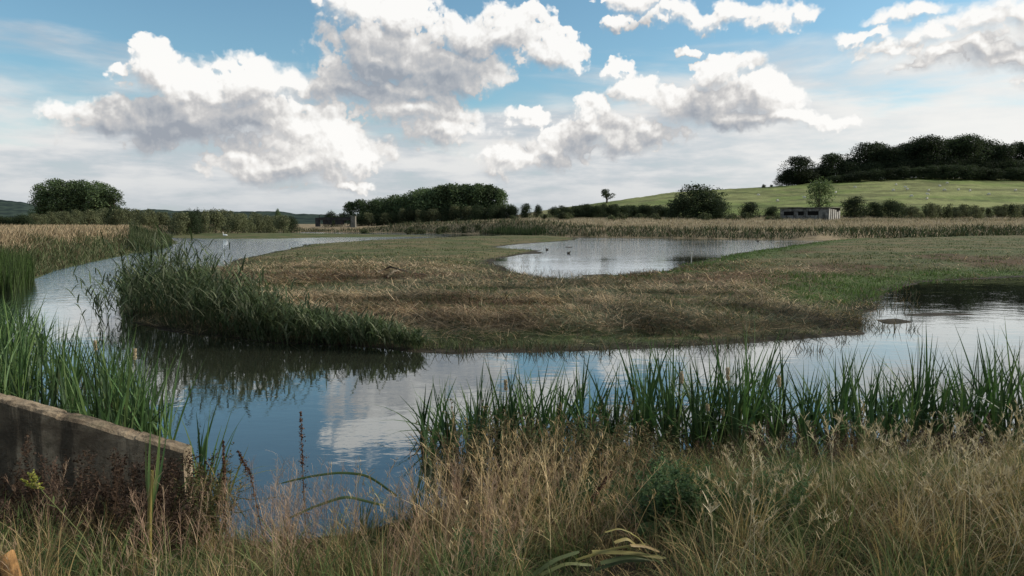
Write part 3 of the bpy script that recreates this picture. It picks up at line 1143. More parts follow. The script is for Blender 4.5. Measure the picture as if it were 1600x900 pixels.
def left_bank():
    n = 150000
    D = np.exp(rng.uniform(math.log(14), math.log(125), n))
    px = rng.uniform(-160, 300, n)
    x = (px - 800) / F * D
    y = D
    q = sdf(P_LEFT, x, y)
    ok = q > 0.05
    x, y, q, px = x[ok], y[ok], q[ok], px[ok]
    z = zarr(x, y)
    N = len(x)
    up = sstep(q, 1.8, 4.0)
    nn = fbm(x, y, 0.3, 4)
    r = rng.random(N)
    pale = r < up * (0.95 - 0.5 * sstep(nn, 0.55, 0.7))
    grn = (~pale) & (r < 0.75)
    col = pick(BRN + OLIV[:1], N, 0.2)
    col[grn] = pick(GRN + OLIV, grn.sum(), 0.2)
    col[pale] = pick(TAN, pale.sum(), 0.15) * np.array([0.86, 0.80, 0.72])
    w = np.clip(0.0009 * y, 0.012, 0.07)
    ln = np.where(pale, rng.uniform(0.35, 0.75, N), rng.uniform(0.25, 0.70, N)) * (0.7 + 0.6 * nn)
    ln = ln * (0.35 + 0.65 * sstep(q, 0, 1.2))
    b = Bag()
    b.add(*ribbons(np.stack([x, y, z - 0.03], -1), rng.uniform(0, 6.28, N), ln, rng.uniform(0, 0.7, N), rng.uniform(0, 1.4, N), w, 3, col, tip=0.4, face=rng.uniform(0, 6.28, N)))
    tag(b.obj('bank_grass', STRAW), 'rough pale grass over a green slope on the left bank of the channel', 'grass', kind='stuff')
    # rushes: a tall green stand at the left edge and a grey one at the point
    b = Bag()
    for (p0, p1, d0, d1, nb, hh, cols) in [(-80, 50, 24, 31, 5200, 1.15, BGR + GRN), (205, 268, 58, 80, 5200, 1.15, GRN + OLIV + DGR)]:
        x, y, px = scatter(nb, p0, p1, d0, d1)
        q = sdf(P_LEFT, x, y)
        ok = (q > -0.5) & (q < (4.5 if p0 < 100 else 7))
        x, y = x[ok], y[ok]
        N = len(x)
        k = fbm(x, y, 0.5, 3)
        b.add(*ribbons(np.stack([x, y, zarr(x, y)], -1), rng.uniform(0, 6.28, N), hh * (0.5 + 0.9 * k) * rng.uniform(0.7, 1.1, N), rng.uniform(0, 0.12, N), rng.uniform(0, 0.4, N),
                       0.03 if d0 < 50 else 0.06, 3, pick(cols, N), face=rng.uniform(0, 6.28, N)))
    tag(b.obj('rushes', LEAF), 'upright green rushes standing at the water on the left bank', 'rushes', kind='stuff')


left_bank()


def island_litter():
    # mown reed lying in mats
    n = 300000
    D = np.exp(rng.uniform(math.log(13), math.log(60), n) * 0.75 + rng.uniform(math.log(13), math.log(32), n) * 0.25)
    px = rng.uniform(180, 1680, n)
    x = (px - 800) / F * D
    y = D
    q = sdf(P_ISLAND, x, y)
    nn = fbm(x * 0.45, y, 0.9, 4, 0.6)
    nb = fbm(x + 40, y, 0.16, 3)
    pxx = px
    green_side = sstep(pxx, 1060, 1250) * sstep(y, 19, 23)
    keep = (q > -0.15) & (rng.random(n) < (0.25 + 0.75 * sstep(nn, 0.42, 0.58)) * (1 - 0.75 * green_side) * (1 - 0.8 * sstep(y, 26, 48)))
    x, y, q, nn, nb, pxx = x[keep], y[keep], q[keep], nn[keep], nb[keep], pxx[keep]
    z = zarr(x, y)
    N = len(x)
    pile = sstep(nn, 0.5, 0.66) * sstep(q, 0.3, 1.5)
    base = np.stack([x, y, z + 0.01 + rng.random(N) * 0.24 * pile], -1)
    dirn = 6.28 * fbm(x, y, 0.22, 3) * 2.2 + rng.normal(0, 1.3, N)
    shore = 1 - sstep(q, 0.2, 2.6)
    col = pick([(0.40, 0.29, 0.17), (0.29, 0.205, 0.12), (0.16, 0.112, 0.066), (0.46, 0.35, 0.22)], N, 0.2)
    g = rng.random(N) < 0.26 + 0.3 * shore + 0.35 * sstep(nb, 0.50, 0.62)
    col[g] = pick([(0.075, 0.085, 0.045), (0.055, 0.068, 0.035), (0.10, 0.105, 0.06)], g.sum(), 0.2)
    d = rng.random(N) < 0.45 * shore
    col[d] = pick([(0.05, 0.042, 0.028), (0.04, 0.045, 0.025)], d.sum(), 0.2)
    red = rng.random(N) < 0.5 * sstep(fbm(x, y, 0.11, 4), 0.54, 0.62)
    col[red] = pick([(0.13, 0.07, 0.04), (0.10, 0.06, 0.035)], red.sum(), 0.2)
    # wet and dry swathes
    sw = fbm(x * 0.55 + y * 0.2, y * 1.5, 1.3, 4, 0.62)
    col = col * (0.50 + 0.95 * sstep(sw, 0.38, 0.62))[:, None]
    b = Bag()
    b.add(*ribbons(base, dirn, rng.uniform(0.12, 0.50, N), rng.normal(1.45, 0.16, N), rng.normal(0.1, 0.35, N), np.clip(0.00075 * y, 0.010, 0.028) * rng.uniform(0.6, 1.3, N), 2, col,
                   face=dirn + math.pi / 2 + rng.normal(0, 0.3, N), tip=0.4))
    tag(b.obj('mown_reed_litter', STRAW), 'mats of cut brown reed lying over the near part of the island', 'reed litter', kind='stuff')
    # living grass: short tufts over the whole island, thicker and brighter on the green margin
    n = 190000
    D = np.exp(rng.uniform(math.log(13.2), math.log(105), n))
    px = rng.uniform(190, 1700, n)
    x = (px - 800) / F * D
    y = D
    q = sdf(P_ISLAND, x, y)
    nn = fbm(x, y, 0.8, 4, 0.6)
    bright = sstep(px, 840, 960) * (1 - sstep(q, 0.8, 3.4)) * sstep(y, 18, 22)
    lawn = sstep(px, 1090, 1250) * sstep(y, 19, 23) * (1 - sstep(y, 29, 34))
    left = (1 - sstep(px, 380, 560)) * 0.6
    keep = (q > 0.05) & (rng.random(n) < np.clip(0.22 + 0.6 * sstep(nn, 0.5, 0.62) + bright + lawn * 0.7 + left, 0, 1))
    x, y, q, nn, px, bright, lawn = [a[keep] for a in (x, y, q, nn, px, bright, lawn)]
    N = len(x)
    col = pick(GRN + OLIV + OLIV, N, 0.2)
    bb = rng.random(N) < np.clip(bright + lawn * 0.8, 0, 1)
    col[bb] = pick(BGR + GRN[1:2], bb.sum(), 0.2)
    ln = rng.uniform(0.02, 0.085, N) * (0.8 + 1.2 * sstep(nn, 0.55, 0.68)) * np.where(bb, 1.5, 1.0)
    b = Bag()
    b.add(*ribbons(np.stack([x, y, zarr(x, y) - 0.01], -1), rng.uniform(0, 6.28, N), ln, rng.uniform(0, 0.5, N), rng.uniform(0, 0.9, N), np.clip(0.0010 * y, 0.012, 0.06), 2, col, tip=0.3,
                   face=rng.uniform(0, 6.28, N)))
    tag(b.obj('island_turf', LEAF), 'short patchy green grass growing over the island', 'grass', kind='stuff')
    # stubble and rush stems standing in the shallow edge of the pond
    b = Bag()
    for (p0, p1, y0, y1, nb_, hh) in [(760, 880, 396, 436, 1500, 0.22), (880, 1060, 424, 440, 1200, 0.25), (1330, 1440, 455, 520, 900, 0.28), (980, 1330, 528, 552, 900, 0.25),
                                      (660, 960, 540, 556, 900, 0.3)]:
        ppx = rng.uniform(p0, p1, nb_)
        ppy = rng.uniform(y0, y1, nb_)
        D = H * F / (ppy - HY)
        x = (ppx - 800) / F * D
        q = sdf(P_ISLAND, x, D)
        m_ = fbm(x, D, 1.3, 3)
        ok = (q > -2.2) & (q < 0.5) & (m_ > 0.5)
        x, D = x[ok], D[ok]
        N = len(x)
        b.add(*ribbons(np.stack([x, D, np.full(N, -0.05)], -1), rng.uniform(0, 6.28, N), hh * rng.uniform(0.4, 1.3, N), rng.uniform(0, 0.7, N), rng.uniform(0, 1.2, N), 0.014, 3,
                       pick(DGR + BRN, N), face=rng.uniform(0, 6.28, N)))
    tag(b.obj('shallow_stubble', LEAF), 'sparse dark stubble standing in the shallows round the island', 'stubble', kind='stuff')


island_litter()


# ------------------------------------------------------------------ common reed on the tip of the island
REED_TOP = [(150, 460), (195, 428), (215, 396), (245, 380), (275, 374), (305, 388), (340, 420), (380, 440), (430, 464), (480, 482), (540, 494), (600, 504), (632, 520), (665, 545)]
REEDC = [(0.085, 0.115, 0.050), (0.120, 0.155, 0.075), (0.055, 0.080, 0.038), (0.18, 0.195, 0.115)]


def reed_plant(bag, x, y, z, h, lean, head, nleaf=9):
    """one reed: stem, drooping alternate leaves, a small plume"""
    col = pick(REEDC, 1, 0.15)[0]
    V, Fc, c, pts = ribbons([(x, y, z)], head, h, lean, 0.35, 0.010, 5, col * 0.8, face=rng.uniform(0, 6.28), tip=0.3)
    bag.add(V, Fc, c)
    p = pts[0]
    tt = np.linspace(0.25, 0.97, nleaf)
    s = np.linspace(0, 1, 6)
    B = np.stack([np.interp(tt, s, p[:, k]) for k in range(3)], -1)
    hd = rng.uniform(0, 6.28) + np.arange(nleaf) * math.pi + rng.normal(0, 0.5, nleaf)
    bag.add(*ribbons(B, hd, rng.uniform(0.26, 0.50, nleaf) * (0.6 + 0.5 * h / 1.7), rng.uniform(0.35, 0.8, nleaf), rng.uniform(0.5, 1.5, nleaf), rng.uniform(0.022, 0.038, nleaf), 4,
                     col * rng.uniform(0.75, 1.3, (nleaf, 1)), face=hd + math.pi / 2, mid=0.6)[:3])


def reeds():
    b = Bag()
    n = 0
    while n < 1250:
        px = random.uniform(188, 655)
        front = float(interp(px, [(188, 486), (205, 500), (260, 512), (300, 521), (420, 536), (560, 542), (655, 549)]))
        Df = H * F / (front - HY)
        deep = float(interp(px, [(190, 5.0), (300, 4.0), (380, 2.6), (500, 1.9), (655, 0.9)]))
        D = Df - 0.25 + random.random() ** 1.1 * deep
        x = (px - 800) / F * D
        z = max(hz(x, D), -0.12)
        top = float(interp(px, REED_TOP))
        h = H + (HY - top) / F * D - z
        lump = 0.72 + 0.55 * float(vnoise(np.array([px * 0.035]), np.array([D * 0.9]))[0])
        if random.random() < (px - 440) / 320:
            continue
        h = max(0.3, h) * random.uniform(0.50, 1.10) * lump * (0.88 if D > Df + 2.5 else 1.0)
        fl = (D < Df + 0.5)
        lean = abs(random.gauss(0.0, 0.24)) + (0.35 * random.random() if fl else 0)
        head = random.gauss(math.pi, 0.8) if fl else random.uniform(0, 6.28)
        reed_plant(b, x, D, z, h * (1.05 if fl else 1), lean, head, 8)
        n += 1
    tag(b.obj('common_reeds', LEAF), 'dense arching grey green reeds on the left tip of the island', 'reeds', kind='stuff')
    # single reeds standing loose in the water, one object each
    for k in range(46):
        if k < 26:
            px, D, top = random.uniform(128, 205), random.uniform(15.0, 19.0), random.uniform(415, 475)
        else:
            px, D, top = random.uniform(278, 350), random.uniform(17.5, 20.5), random.uniform(378, 425)
        x = (px - 800) / F * D
        z = -0.1
        h = max(0.45, H + (HY - top) / F * D - z)
        bb = Bag()
        reed_plant(bb, 0, 0, 0, h, abs(random.gauss(0, 0.18)), random.uniform(3.5, 6.0) if k < 26 else random.uniform(0, 3.0), 7)
        o = bb.obj('reed', LEAF)
        o.location = (x, D, z)
        if k < 26:
            tag(o, 'single slender reed standing in the open channel left of the reed bed', 'reed', 'loose reeds left of the reed bed')
        else:
            tag(o, 'single reed reaching out above the water at the back of the reed bed', 'reed', 'loose reeds behind the reed bed')


reeds()

# ------------------------------------------------------------------ cattails
CATC = [(0.045, 0.088, 0.028), (0.065, 0.120, 0.036), (0.034, 0.066, 0.025), (0.100, 0.150, 0.048)]
CATY = (0.22, 0.17, 0.06)


def cattail_proto(seed, nl=8, hh=1.3, heads=0, fluffy=True, yellow=False):
    global rng
    keep = rng
    rng = np.random.default_rng(seed)
    root = empty('cattail')
    b = Bag()
    hd = rng.uniform(0, 6.28, nl)
    base = np.stack([rng.normal(0, 0.035, nl), rng.normal(0, 0.035, nl), np.zeros(nl)], -1)
    ln = hh * rng.uniform(0.68, 1.08, nl)
    lean = np.abs(rng.normal(0.02, 0.16, nl))
    bend = rng.uniform(0.0, 0.42, nl)
    bent = rng.random(nl) < 0.20
    bend[bent] = rng.uniform(1.1, 2.2, bent.sum())
    c = pick(CATC, nl, 0.15)
    if yellow:
        c = pick([(0.16, 0.17, 0.05), (0.09, 0.13, 0.04), (0.22, 0.17, 0.07)], nl, 0.15)
    V, Fc, cc, pts = ribbons(base, hd, ln, lean, bend, rng.uniform(0.020, 0.036, nl), 8, c, face=rng.uniform(0, 6.28, nl), tip=0.05)
    zz = V[:, 2]
    t = np.clip(1 - zz / (0.30 * hh), 0, 1)[:, None]
    cc = cc * (1 - t * 0.7) + np.array((0.12, 0.095, 0.045)) * t * 0.7
    b.add(V, Fc, cc)
    nd = 3
    b.add(*ribbons(rng.normal(0, 0.04, (nd, 3)) * [1, 1, 0], rng.uniform(0, 6.28, nd), hh * rng.uniform(0.35, 0.6, nd), rng.uniform(0.1, 0.5, nd), rng.uniform(0.4, 1.6, nd), 0.014, 5,
                   pick(BRN + [CATY], nd))[:3])
    b.obj('leaf_tuft', CATTAIL, root)
    for k in range(heads):
        h0 = hh * rng.uniform(0.62, 0.85)
        ox, oy = rng.normal(0, 0.03, 2)
        tx, ty = ox + rng.normal(0, 0.05), oy + rng.normal(0, 0.05)
        sb = Bag()
        sb.add(*tube([(ox, oy, 0), ((ox + tx) / 2, (oy + ty) / 2, h0 / 2), (tx, ty, h0)], [0.005, 0.004, 0.003], 5, (0.13, 0.12, 0.05)))
        sb.obj('stem', CATTAIL, root)
        hb = Bag()
        L_ = 0.15
        zs = np.linspace(0, 1, 9)
        rad = 0.0155 * np.sin(np.pi * np.clip(zs * 0.9 + 0.05, 0, 1)) ** 0.35 * (1 + 0.25 * rng.normal(size=9) * (1 if fluffy else 0.1))
        pth = np.stack([np.full(9, tx), np.full(9, ty), h0 - 0.02 + zs * L_], -1)
        if fluffy:
            pth[:, :2] += rng.normal(0, 0.004, (9, 2))
        hc = (0.46, 0.36, 0.23) if fluffy else (0.10, 0.05, 0.025)
        hb.add(*tube(pth, rad, 9, hc))
        if fluffy:
            nn = 260
            a = rng.uniform(0, 6.28, nn)
            zf = rng.uniform(0, 1, nn)
            Pp = np.stack([tx + np.cos(a) * 0.016, ty + np.sin(a) * 0.016, h0 - 0.02 + zf * L_], -1)
            hb.add(*leaves(Pp, 0.016, [hc, (0.55, 0.45, 0.30), (0.30, 0.22, 0.13)], 0.2, 0.5))
        hb.obj('seed_head', STRAW, root)
    rng = keep
    return root


cat_p = [cattail_proto(100 + i, 9, 1.3) for i in range(6)]
cat_d = [cattail_proto(120 + i, 13, 1.3) for i in range(5)]
cat_h = [cattail_proto(140 + i, 7, 1.3, 1) for i in range(3)]
cat_y = [cattail_proto(150 + i, 8, 1.1, 0, yellow=True) for i in range(2)]
used_p = set()


def put_cattail(lst, x, y, h, label, group=None, tilt=0.10):
    p = random.choice(lst)
    if p.name in used_p:
        o = copy_tree(p)
    else:
        o = p
        used_p.add(p.name)
    z = max(hz(x, y), -0.12) - 0.01
    o.location = (x, y, z)
    s = h / 1.3
    o.scale = (0.85 + 0.2 * s, 0.85 + 0.2 * s, s)
    o.rotation_euler = (random.gauss(0, tilt), random.gauss(0, tilt), random.uniform(0, 6.28))
    for k in ('label', 'category', 'group'):
        if k in o:
            del o[k]
    tag(o, label, 'cattail', group)
    return o


# near stand on the right: bases in the water off the bank
CT_TOP = [(630, 615), (680, 590), (730, 572), (790, 585), (860, 560), (930, 548), (1000, 535), (1040, 548), (1100, 560), (1160, 525), (1200, 540), (1280, 548), (1340, 528),
          (1400, 545), (1470, 530), (1520, 540), (1560, 535), (1640, 530), (1750, 530)]
for k in range(150):
    px = 655 + (k + random.random()) / 150 * 1040
    cl = 655 + round((px - 655) / 44) * 44 + 9 * math.sin(px * 0.02)
    px = px + (cl - px) * 0.55
    rise = (float(vnoise(np.array([cl * 0.037]), np.array([3.3]))[0]) - 0.5) * 60
    base_y = float(interp(px, [(640, 735), (700, 722), (800, 708), (1000, 702), (1600, 695)]))
    D = H * F / (base_y - HY) + random.uniform(-0.35, 0.85)
    x = (px - 800) / F * D
    top = float(interp(px, CT_TOP)) + random.uniform(-10, 46) + rise
    h = max(0.5, H + (HY - top) / F * D + 0.1)
    put_cattail(cat_p, x, D, h * 1.12, 'green cattail among the stand along the near bank on the right', 'cattails along the near bank')
for px, py, why in [(1068, 592, 'pale head in the middle of the near stand'), (1144, 588, 'tan head right of the middle of the near stand'),
                    (1222, 598, 'tan head, rightmost of those over the pond'), (1110, 640, 'low head half hidden between near leaves'),
                    (1134, 648, 'low tan head beside another one at the cattail feet'), (790, 606, 'single tan head in the left part of the near stand')]:
    D = 7.3
    x = (px - 800) / F * D
    zt = H + (HY - py) / F * D
    o = put_cattail(cat_h, x, D, 1.3, 'cattail with a fluffy ' + why, tilt=0.03)
    st = [c for c in o.children if c.name.startswith('seed_head')][0]
    zloc = np.mean([v.co.z for v in st.data.vertices])
    xs = np.mean([v.co.x for v in st.data.vertices])
    o.rotation_euler = (0, 0, 0)
    s = (zt + 0.05) / zloc
    o.scale = (1, 1, s)
    o.location = (x - xs, D, -0.05)

# stand on the left behind the wall
LT = [(0, 452), (40, 462), (80, 482), (120, 500), (160, 512), (200, 528), (240, 545), (280, 560), (300, 590), (335, 690)]
PXM = [(5.6, 318), (6.2, 312), (7, 296), (8, 262), (9, 215), (10, 170), (12, 110), (14, 66), (17, 30), (20, 5)]
nleft = 0
while nleft < 142:
    D = 5.9 + 11.0 * random.random() ** 1.5
    pm = float(interp(D, PXM))
    px = random.uniform(-150, pm)
    if D < 6.6 and px < 120:
        continue
    x = (px - 800) / F * D
    env = float(interp(max(px, 0), LT))
    zt = H + (HY - env) / F * D
    h = min(max(zt, 0.80), 1.5) * random.uniform(0.82, 1.06) + 0.1
    edge = pm - px < 45
    put_cattail(cat_p if edge else cat_d, x, D, h, 'green cattail in the dense stand behind the concrete wall', 'cattails behind the wall', 0.07)
    nleft += 1
for px, D, py in [(146, 9.2, 548), (191, 8.6, 548)]:
    o = put_cattail(cat_h, (px - 800) / F * D, D, 1.15, 'cattail with tan seed head, the %s of two by the left channel' % ('left' if px < 170 else 'right'), tilt=0.02)
for k in range(7):
    px = 285 + k * 7
    put_cattail(cat_y, (px - 800) / F * 5.9, 5.9 + random.uniform(-0.15, 0.2), random.uniform(0.5, 0.75), 'yellowing cattail at the end of the concrete wall', 'yellowing cattails by the wall', 0.12)
for p in cat_p + cat_d + cat_h + cat_y:
    if p.name not in used_p:
        for ch in list(p.children):
            bpy.data.objects.remove(ch)
        bpy.data.objects.remove(p)


# ------------------------------------------------------------------ concrete wing wall on the left
def concrete_wall():
    m, nt, b = mat_new('weathered_concrete')
    g = nt.nodes.new('ShaderNodeNewGeometry')
    P = g.outputs['Position']
    s = b.sep(P)
    n1 = b.noise(P, 3.0, 7, 0.65)
    st = b.noise(b.v('MULTIPLY', P, (5.5, 5.5, 0.7)), 1.2, 5, 0.7)
    n2 = b.noise(P, 28.0, 5, 0.7)
    c = b.mix(b.sm(n1, 0.36, 0.62), (0.125, 0.092, 0.060, 1), (0.370, 0.285, 0.190, 1))
    c = b.mix(b.sm(st, 0.50, 0.62, 0.0, 0.75), c, (0.045, 0.036, 0.026, 1))
    c = b.mix(b.sm(b.noise(P, 2.1, 6, 0.7), 0.55, 0.7, 0, 0.6), c, (0.055, 0.062, 0.028, 1))
    c = b.mix(b.sm(n2, 0.55, 0.75, 0, 0.35), c, (0.20, 0.17, 0.13, 1))
    finish(nt, principled(nt, c, 0.9, 0.2, bump(nt, b.m('ADD', n1, b.m('MULTIPLY', n2, 0.8)), 1.0, 0.03)))
    xs = np.linspace(-7.5, -2.46, 300)
    topz = np.interp(xs, [-7.5, -3.75, -2.40], [2.05, 0.975, 0.585])
    topz = topz + (fbm(xs, xs * 0, 6, 4, 0.7) - 0.5) * 0.02 - 0.009 * sstep(fbm(xs + 3, xs * 0 + 2, 14, 3, 0.7), 0.60, 0.68)
    yf, yb = 5.40, 5.55
    nz = 16
    V, Fc = [], []
    ring = []
    for i, (x, t) in enumerate(zip(xs, topz)):
        col = []
        for k in range(nz + 1):
            z = -0.45 + (t - 0.02 + 0.45) * k / nz
            V.append((x, yf + 0.010 * (vnoise(np.array([x * 4.]), np.array([z * 4.]))[0] - 0.5), z))
        V.append((x, yf + 0.02, t))
        V.append((x, yb - 0.02, t + 0.004))
        V.append((x, yb, t - 0.02))
        V.append((x, yb, -0.45))
    k = nz + 5
    for i in range(len(xs) - 1):
        for j in range(k - 1):
            a = i * k + j
            Fc.append((a, a + k, a + k + 1, a + 1))
    me = bpy.data.meshes.new('concrete_wall')
    e = len(xs) - 1
    Fc.append(tuple(e * k + j for j in range(k)))
    me.from_pydata(V, [], Fc)
    me.materials.append(m)
    o = bpy.data.objects.new('concrete_wall', me)
    COL.objects.link(o)
    tag(o, 'weathered stained concrete wing wall sloping down to the water on the left', 'wall')


concrete_wall()

# ------------------------------------------------------------------ foreground grasses
FT = [(0.38, 0.28, 0.13), (0.29, 0.205, 0.095), (0.47, 0.36, 0.19), (0.20, 0.14, 0.07)]
FG = [(0.090, 0.125, 0.040), (0.065, 0.095, 0.032), (0.13, 0.160, 0.058), (0.18, 0.185, 0.075)]


def near_points(n, d0=2.0, d1=8.0, px0=-500, px1=2300, margin=-0.05):
    D = rng.uniform(d0, d1, n)
    px = rng.uniform(px0, px1, n)
    x = (px - 800) / F * D
    q = sdf(P_NEAR, x, D)
    ok = (q > margin) & (rng.random(n) < D / d1)
    return x[ok], D[ok], px[ok], q[ok]


def flat(x, y):
    """trampled spot where the cut leaves lie"""
    px = 800 + x / y * F
    return sstep(px, 790, 850) * (1 - sstep(px, 1030, 1080)) * (1 - sstep(y, 3.62, 3.9))


def foreground():
    # low matted sward
    x, y, px, q = near_points(215000, 2.0, 7.6)
    z = zarr(x, y)
    N = len(x)
    nn = fbm(x, y, 1.6, 4)
    g = rng.random(N) < sstep(nn, 0.34, 0.54) * 0.75 + 0.18
    col = pick(FT[:2] + [FT[3], (0.12, 0.09, 0.05)], N, 0.2)
    col[g] = pick(FG, g.sum(), 0.2)
    h = rng.uniform(0.08, 0.30, N) * (0.7 + 0.6 * fbm(x + 9, y, 1.1, 3))
    h = h * (0.75 + 0.5 * sstep(px, 600, 900)) * (1 - 0.62 * flat(x, y))
    b = Bag()
    b.add(*ribbons(np.stack([x, y, z - 0.01], -1), rng.uniform(0, 6.28, N), h, rng.uniform(0.1, 1.0, N), rng.uniform(0.3, 1.8, N), rng.uniform(0.0026, 0.0062, N), 4, col, tip=0.15))
    tag(b.obj('meadow_grass', STRAW), 'tangled low grass, half green and half dry, covering the near bank', 'grass', kind='stuff')

    # tussocks of longer arching blades
    b = Bag()
    nt_ = 460
    x, y, px, q = near_points(nt_ * 4, 2.3, 7.0)
    x, y, px = x[:nt_], y[:nt_], px[:nt_]
    for xx, yy, pp in zip(x, y, px):
        k = int(rng.integers(35, 80))
        broad = rng.random() < 0.22
        gr = broad or rng.random() < (0.65 if 700 < pp < 1400 or pp < 230 else 0.40)
        a = rng.uniform(0, 6.28, k)
        r = np.abs(rng.normal(0, 0.06, k))
        B = np.stack([xx + np.cos(a) * r, yy + np.sin(a) * r, np.full(k, hz(xx, yy) - 0.02)], -1)
        hh = rng.uniform(0.22, 0.45)
        if flat(xx, yy) > 0.2:
            continue
        wv = rng.uniform(0.0030, 0.0062, k) * (2.0 if broad else 1.0)
        if broad:
            sel = slice(0, k // 2)
            B, a, wv = B[sel], a[sel], wv[sel]
            k = len(wv)
        b.add(*ribbons(B, math.pi / 2 - a + rng.normal(0, 0.4, k), hh * rng.uniform(0.6, 1.25, k), np.abs(rng.normal(0.15, 0.2, k)), rng.uniform(0.3, 1.7, k), wv, 5,
                       pick(FG if gr else FT, k, 0.2), tip=0.1))
    tag(b.obj('tussock_grass', LEAF), 'arching tussocks of longer grass on the near bank', 'grass', kind='stuff')

    # tall dry stems with thin open panicles, rising in front of the water
    def stems(name, n, zone, hr, spread, dens, env, cols, label, wid=0.0028, spike=(26, 0.020, 0.0035), lean=(0.0, 0.22), bend=(0.0, 0.5)):
        b = Bag()
        x, y, px, q = near_points(n * 6, *zone, margin=-0.05)
        m = dens(px, y) * (1 - flat(x, y)) * sstep(fbm(x + 7, y, 1.3, 3), 0.30, 0.62)
        ok = rng.random(len(x)) < m
        x, y, px = x[ok][:n], y[ok][:n], px[ok][:n]
        N = len(x)
        hd = rng.normal(1.9, 1.5, N)
        # the stand is as tall as the season made it: rows of the picture turned into heights
        row = interp(px, env) + np.abs(rng.normal(0, 55, N)) - 6
        top = H + (HY - row) / F * y - zarr(x, y)
        ln = np.clip(np.minimum(rng.uniform(hr[0], hr[1], N), top), 0.15, 1.0)
        col = pick(cols, N, 0.15)
        V, Fc, cc, pts = ribbons(np.stack([x, y, zarr(x, y) - 0.02], -1), hd, ln, rng.uniform(*lean, N), rng.uniform(*bend, N), wid, 8, col, tip=0.35)
        b.add(V, Fc, cc)
        ns, sl, sw = spike
        t = 1 - spread * rng.random((N, ns)) ** 1.0
        s = np.linspace(0, 1, 9)
        idx = np.clip((t * 8).astype(int), 0, 7)
        fr = t * 8 - idx
        r = np.arange(N)[:, None]
        B = pts[r, idx] * (1 - fr[..., None]) + pts[r, idx + 1] * fr[..., None]
        B = B.reshape(-1, 3)
        M = len(B)
        b.add(*ribbons(B, rng.uniform(0, 6.28, M), sl * rng.uniform(0.5, 1.6, M) * np.repeat(ln, ns), rng.uniform(0.1, 0.9, M), rng.uniform(0.0, 1.0, M), sw, 2,
                       np.repeat(col, ns, 0) * rng.uniform(0.85, 1.25, (M, 1)), tip=0.6, mid=0.5))
        # a few leaves on each stem
        nl = 3
        tl = rng.uniform(0.1, 0.6, (N, nl))
        idx = (tl * 8).astype(int)
        B = pts[r, idx].reshape(-1, 3)
        M = len(B)
        b.add(*ribbons(B, rng.uniform(0, 6.28, M), rng.uniform(0.08, 0.22, M), rng.uniform(0.3, 0.9, M), rng.uniform(0.3, 1.6, M), 0.0035, 4, np.repeat(col, nl, 0) * rng.uniform(0.7, 1.1, (M, 1)), tip=0.1))
        tag(b.obj(name, STRAW), label, 'grass', kind='stuff')

    # thin bent grass, left and middle
    stems('bent_grass', 420, (2.6, 5.5, -100, 1000), (0.40, 0.80), 0.42,
          lambda px, y: np.clip(0.20 + 0.7 * sstep(px, 270, 480) * (1 - sstep(px, 700, 900)), 0, 1), [(-100, 720), (250, 735), (330, 705), (640, 690), (760, 660), (1000, 690)],
          [(0.34, 0.22, 0.15), (0.42, 0.30, 0.20), (0.28, 0.18, 0.12)], 'thin pinkish dry grass stems with open feathery heads in front of the pond', wid=0.0026, spike=(26, 0.075, 0.0014))
    # coarse pale grass with heavier drooping heads, right
    stems('seeding_grass', 800, (2.8, 6.7, 1040, 2300), (0.45, 0.98), 0.30,
          lambda px, y: np.clip(sstep(px, 1100, 1280) + 0.06, 0, 1), [(1000, 740), (1180, 650), (1300, 630), (1600, 632), (1900, 632)],
          [(0.46, 0.37, 0.23), (0.37, 0.29, 0.17), (0.52, 0.43, 0.28)], 'pale beige seeding grass with drooping heads on the right of the bank', wid=0.0034, spike=(20, 0.050, 0.0048),
          lean=(0.0, 0.32), bend=(0.2, 1.3))
    stems('straw_stems', 460, (3.0, 6.4, 500, 1200), (0.40, 0.95), 0.3,
          lambda px, y: np.clip(1 - 0.8 * sstep(px, 820, 1000), 0, 1), [(500, 730), (700, 645), (800, 625), (950, 655), (1050, 710), (1200, 710)],
          [(0.46, 0.33, 0.17), (0.33, 0.23, 0.12), (0.54, 0.41, 0.23)], 'leaning golden straw stems before the cattails', wid=0.0050, spike=(10, 0.05, 0.0035), lean=(0.0, 0.55),
          bend=(0.0, 0.9))


foreground()


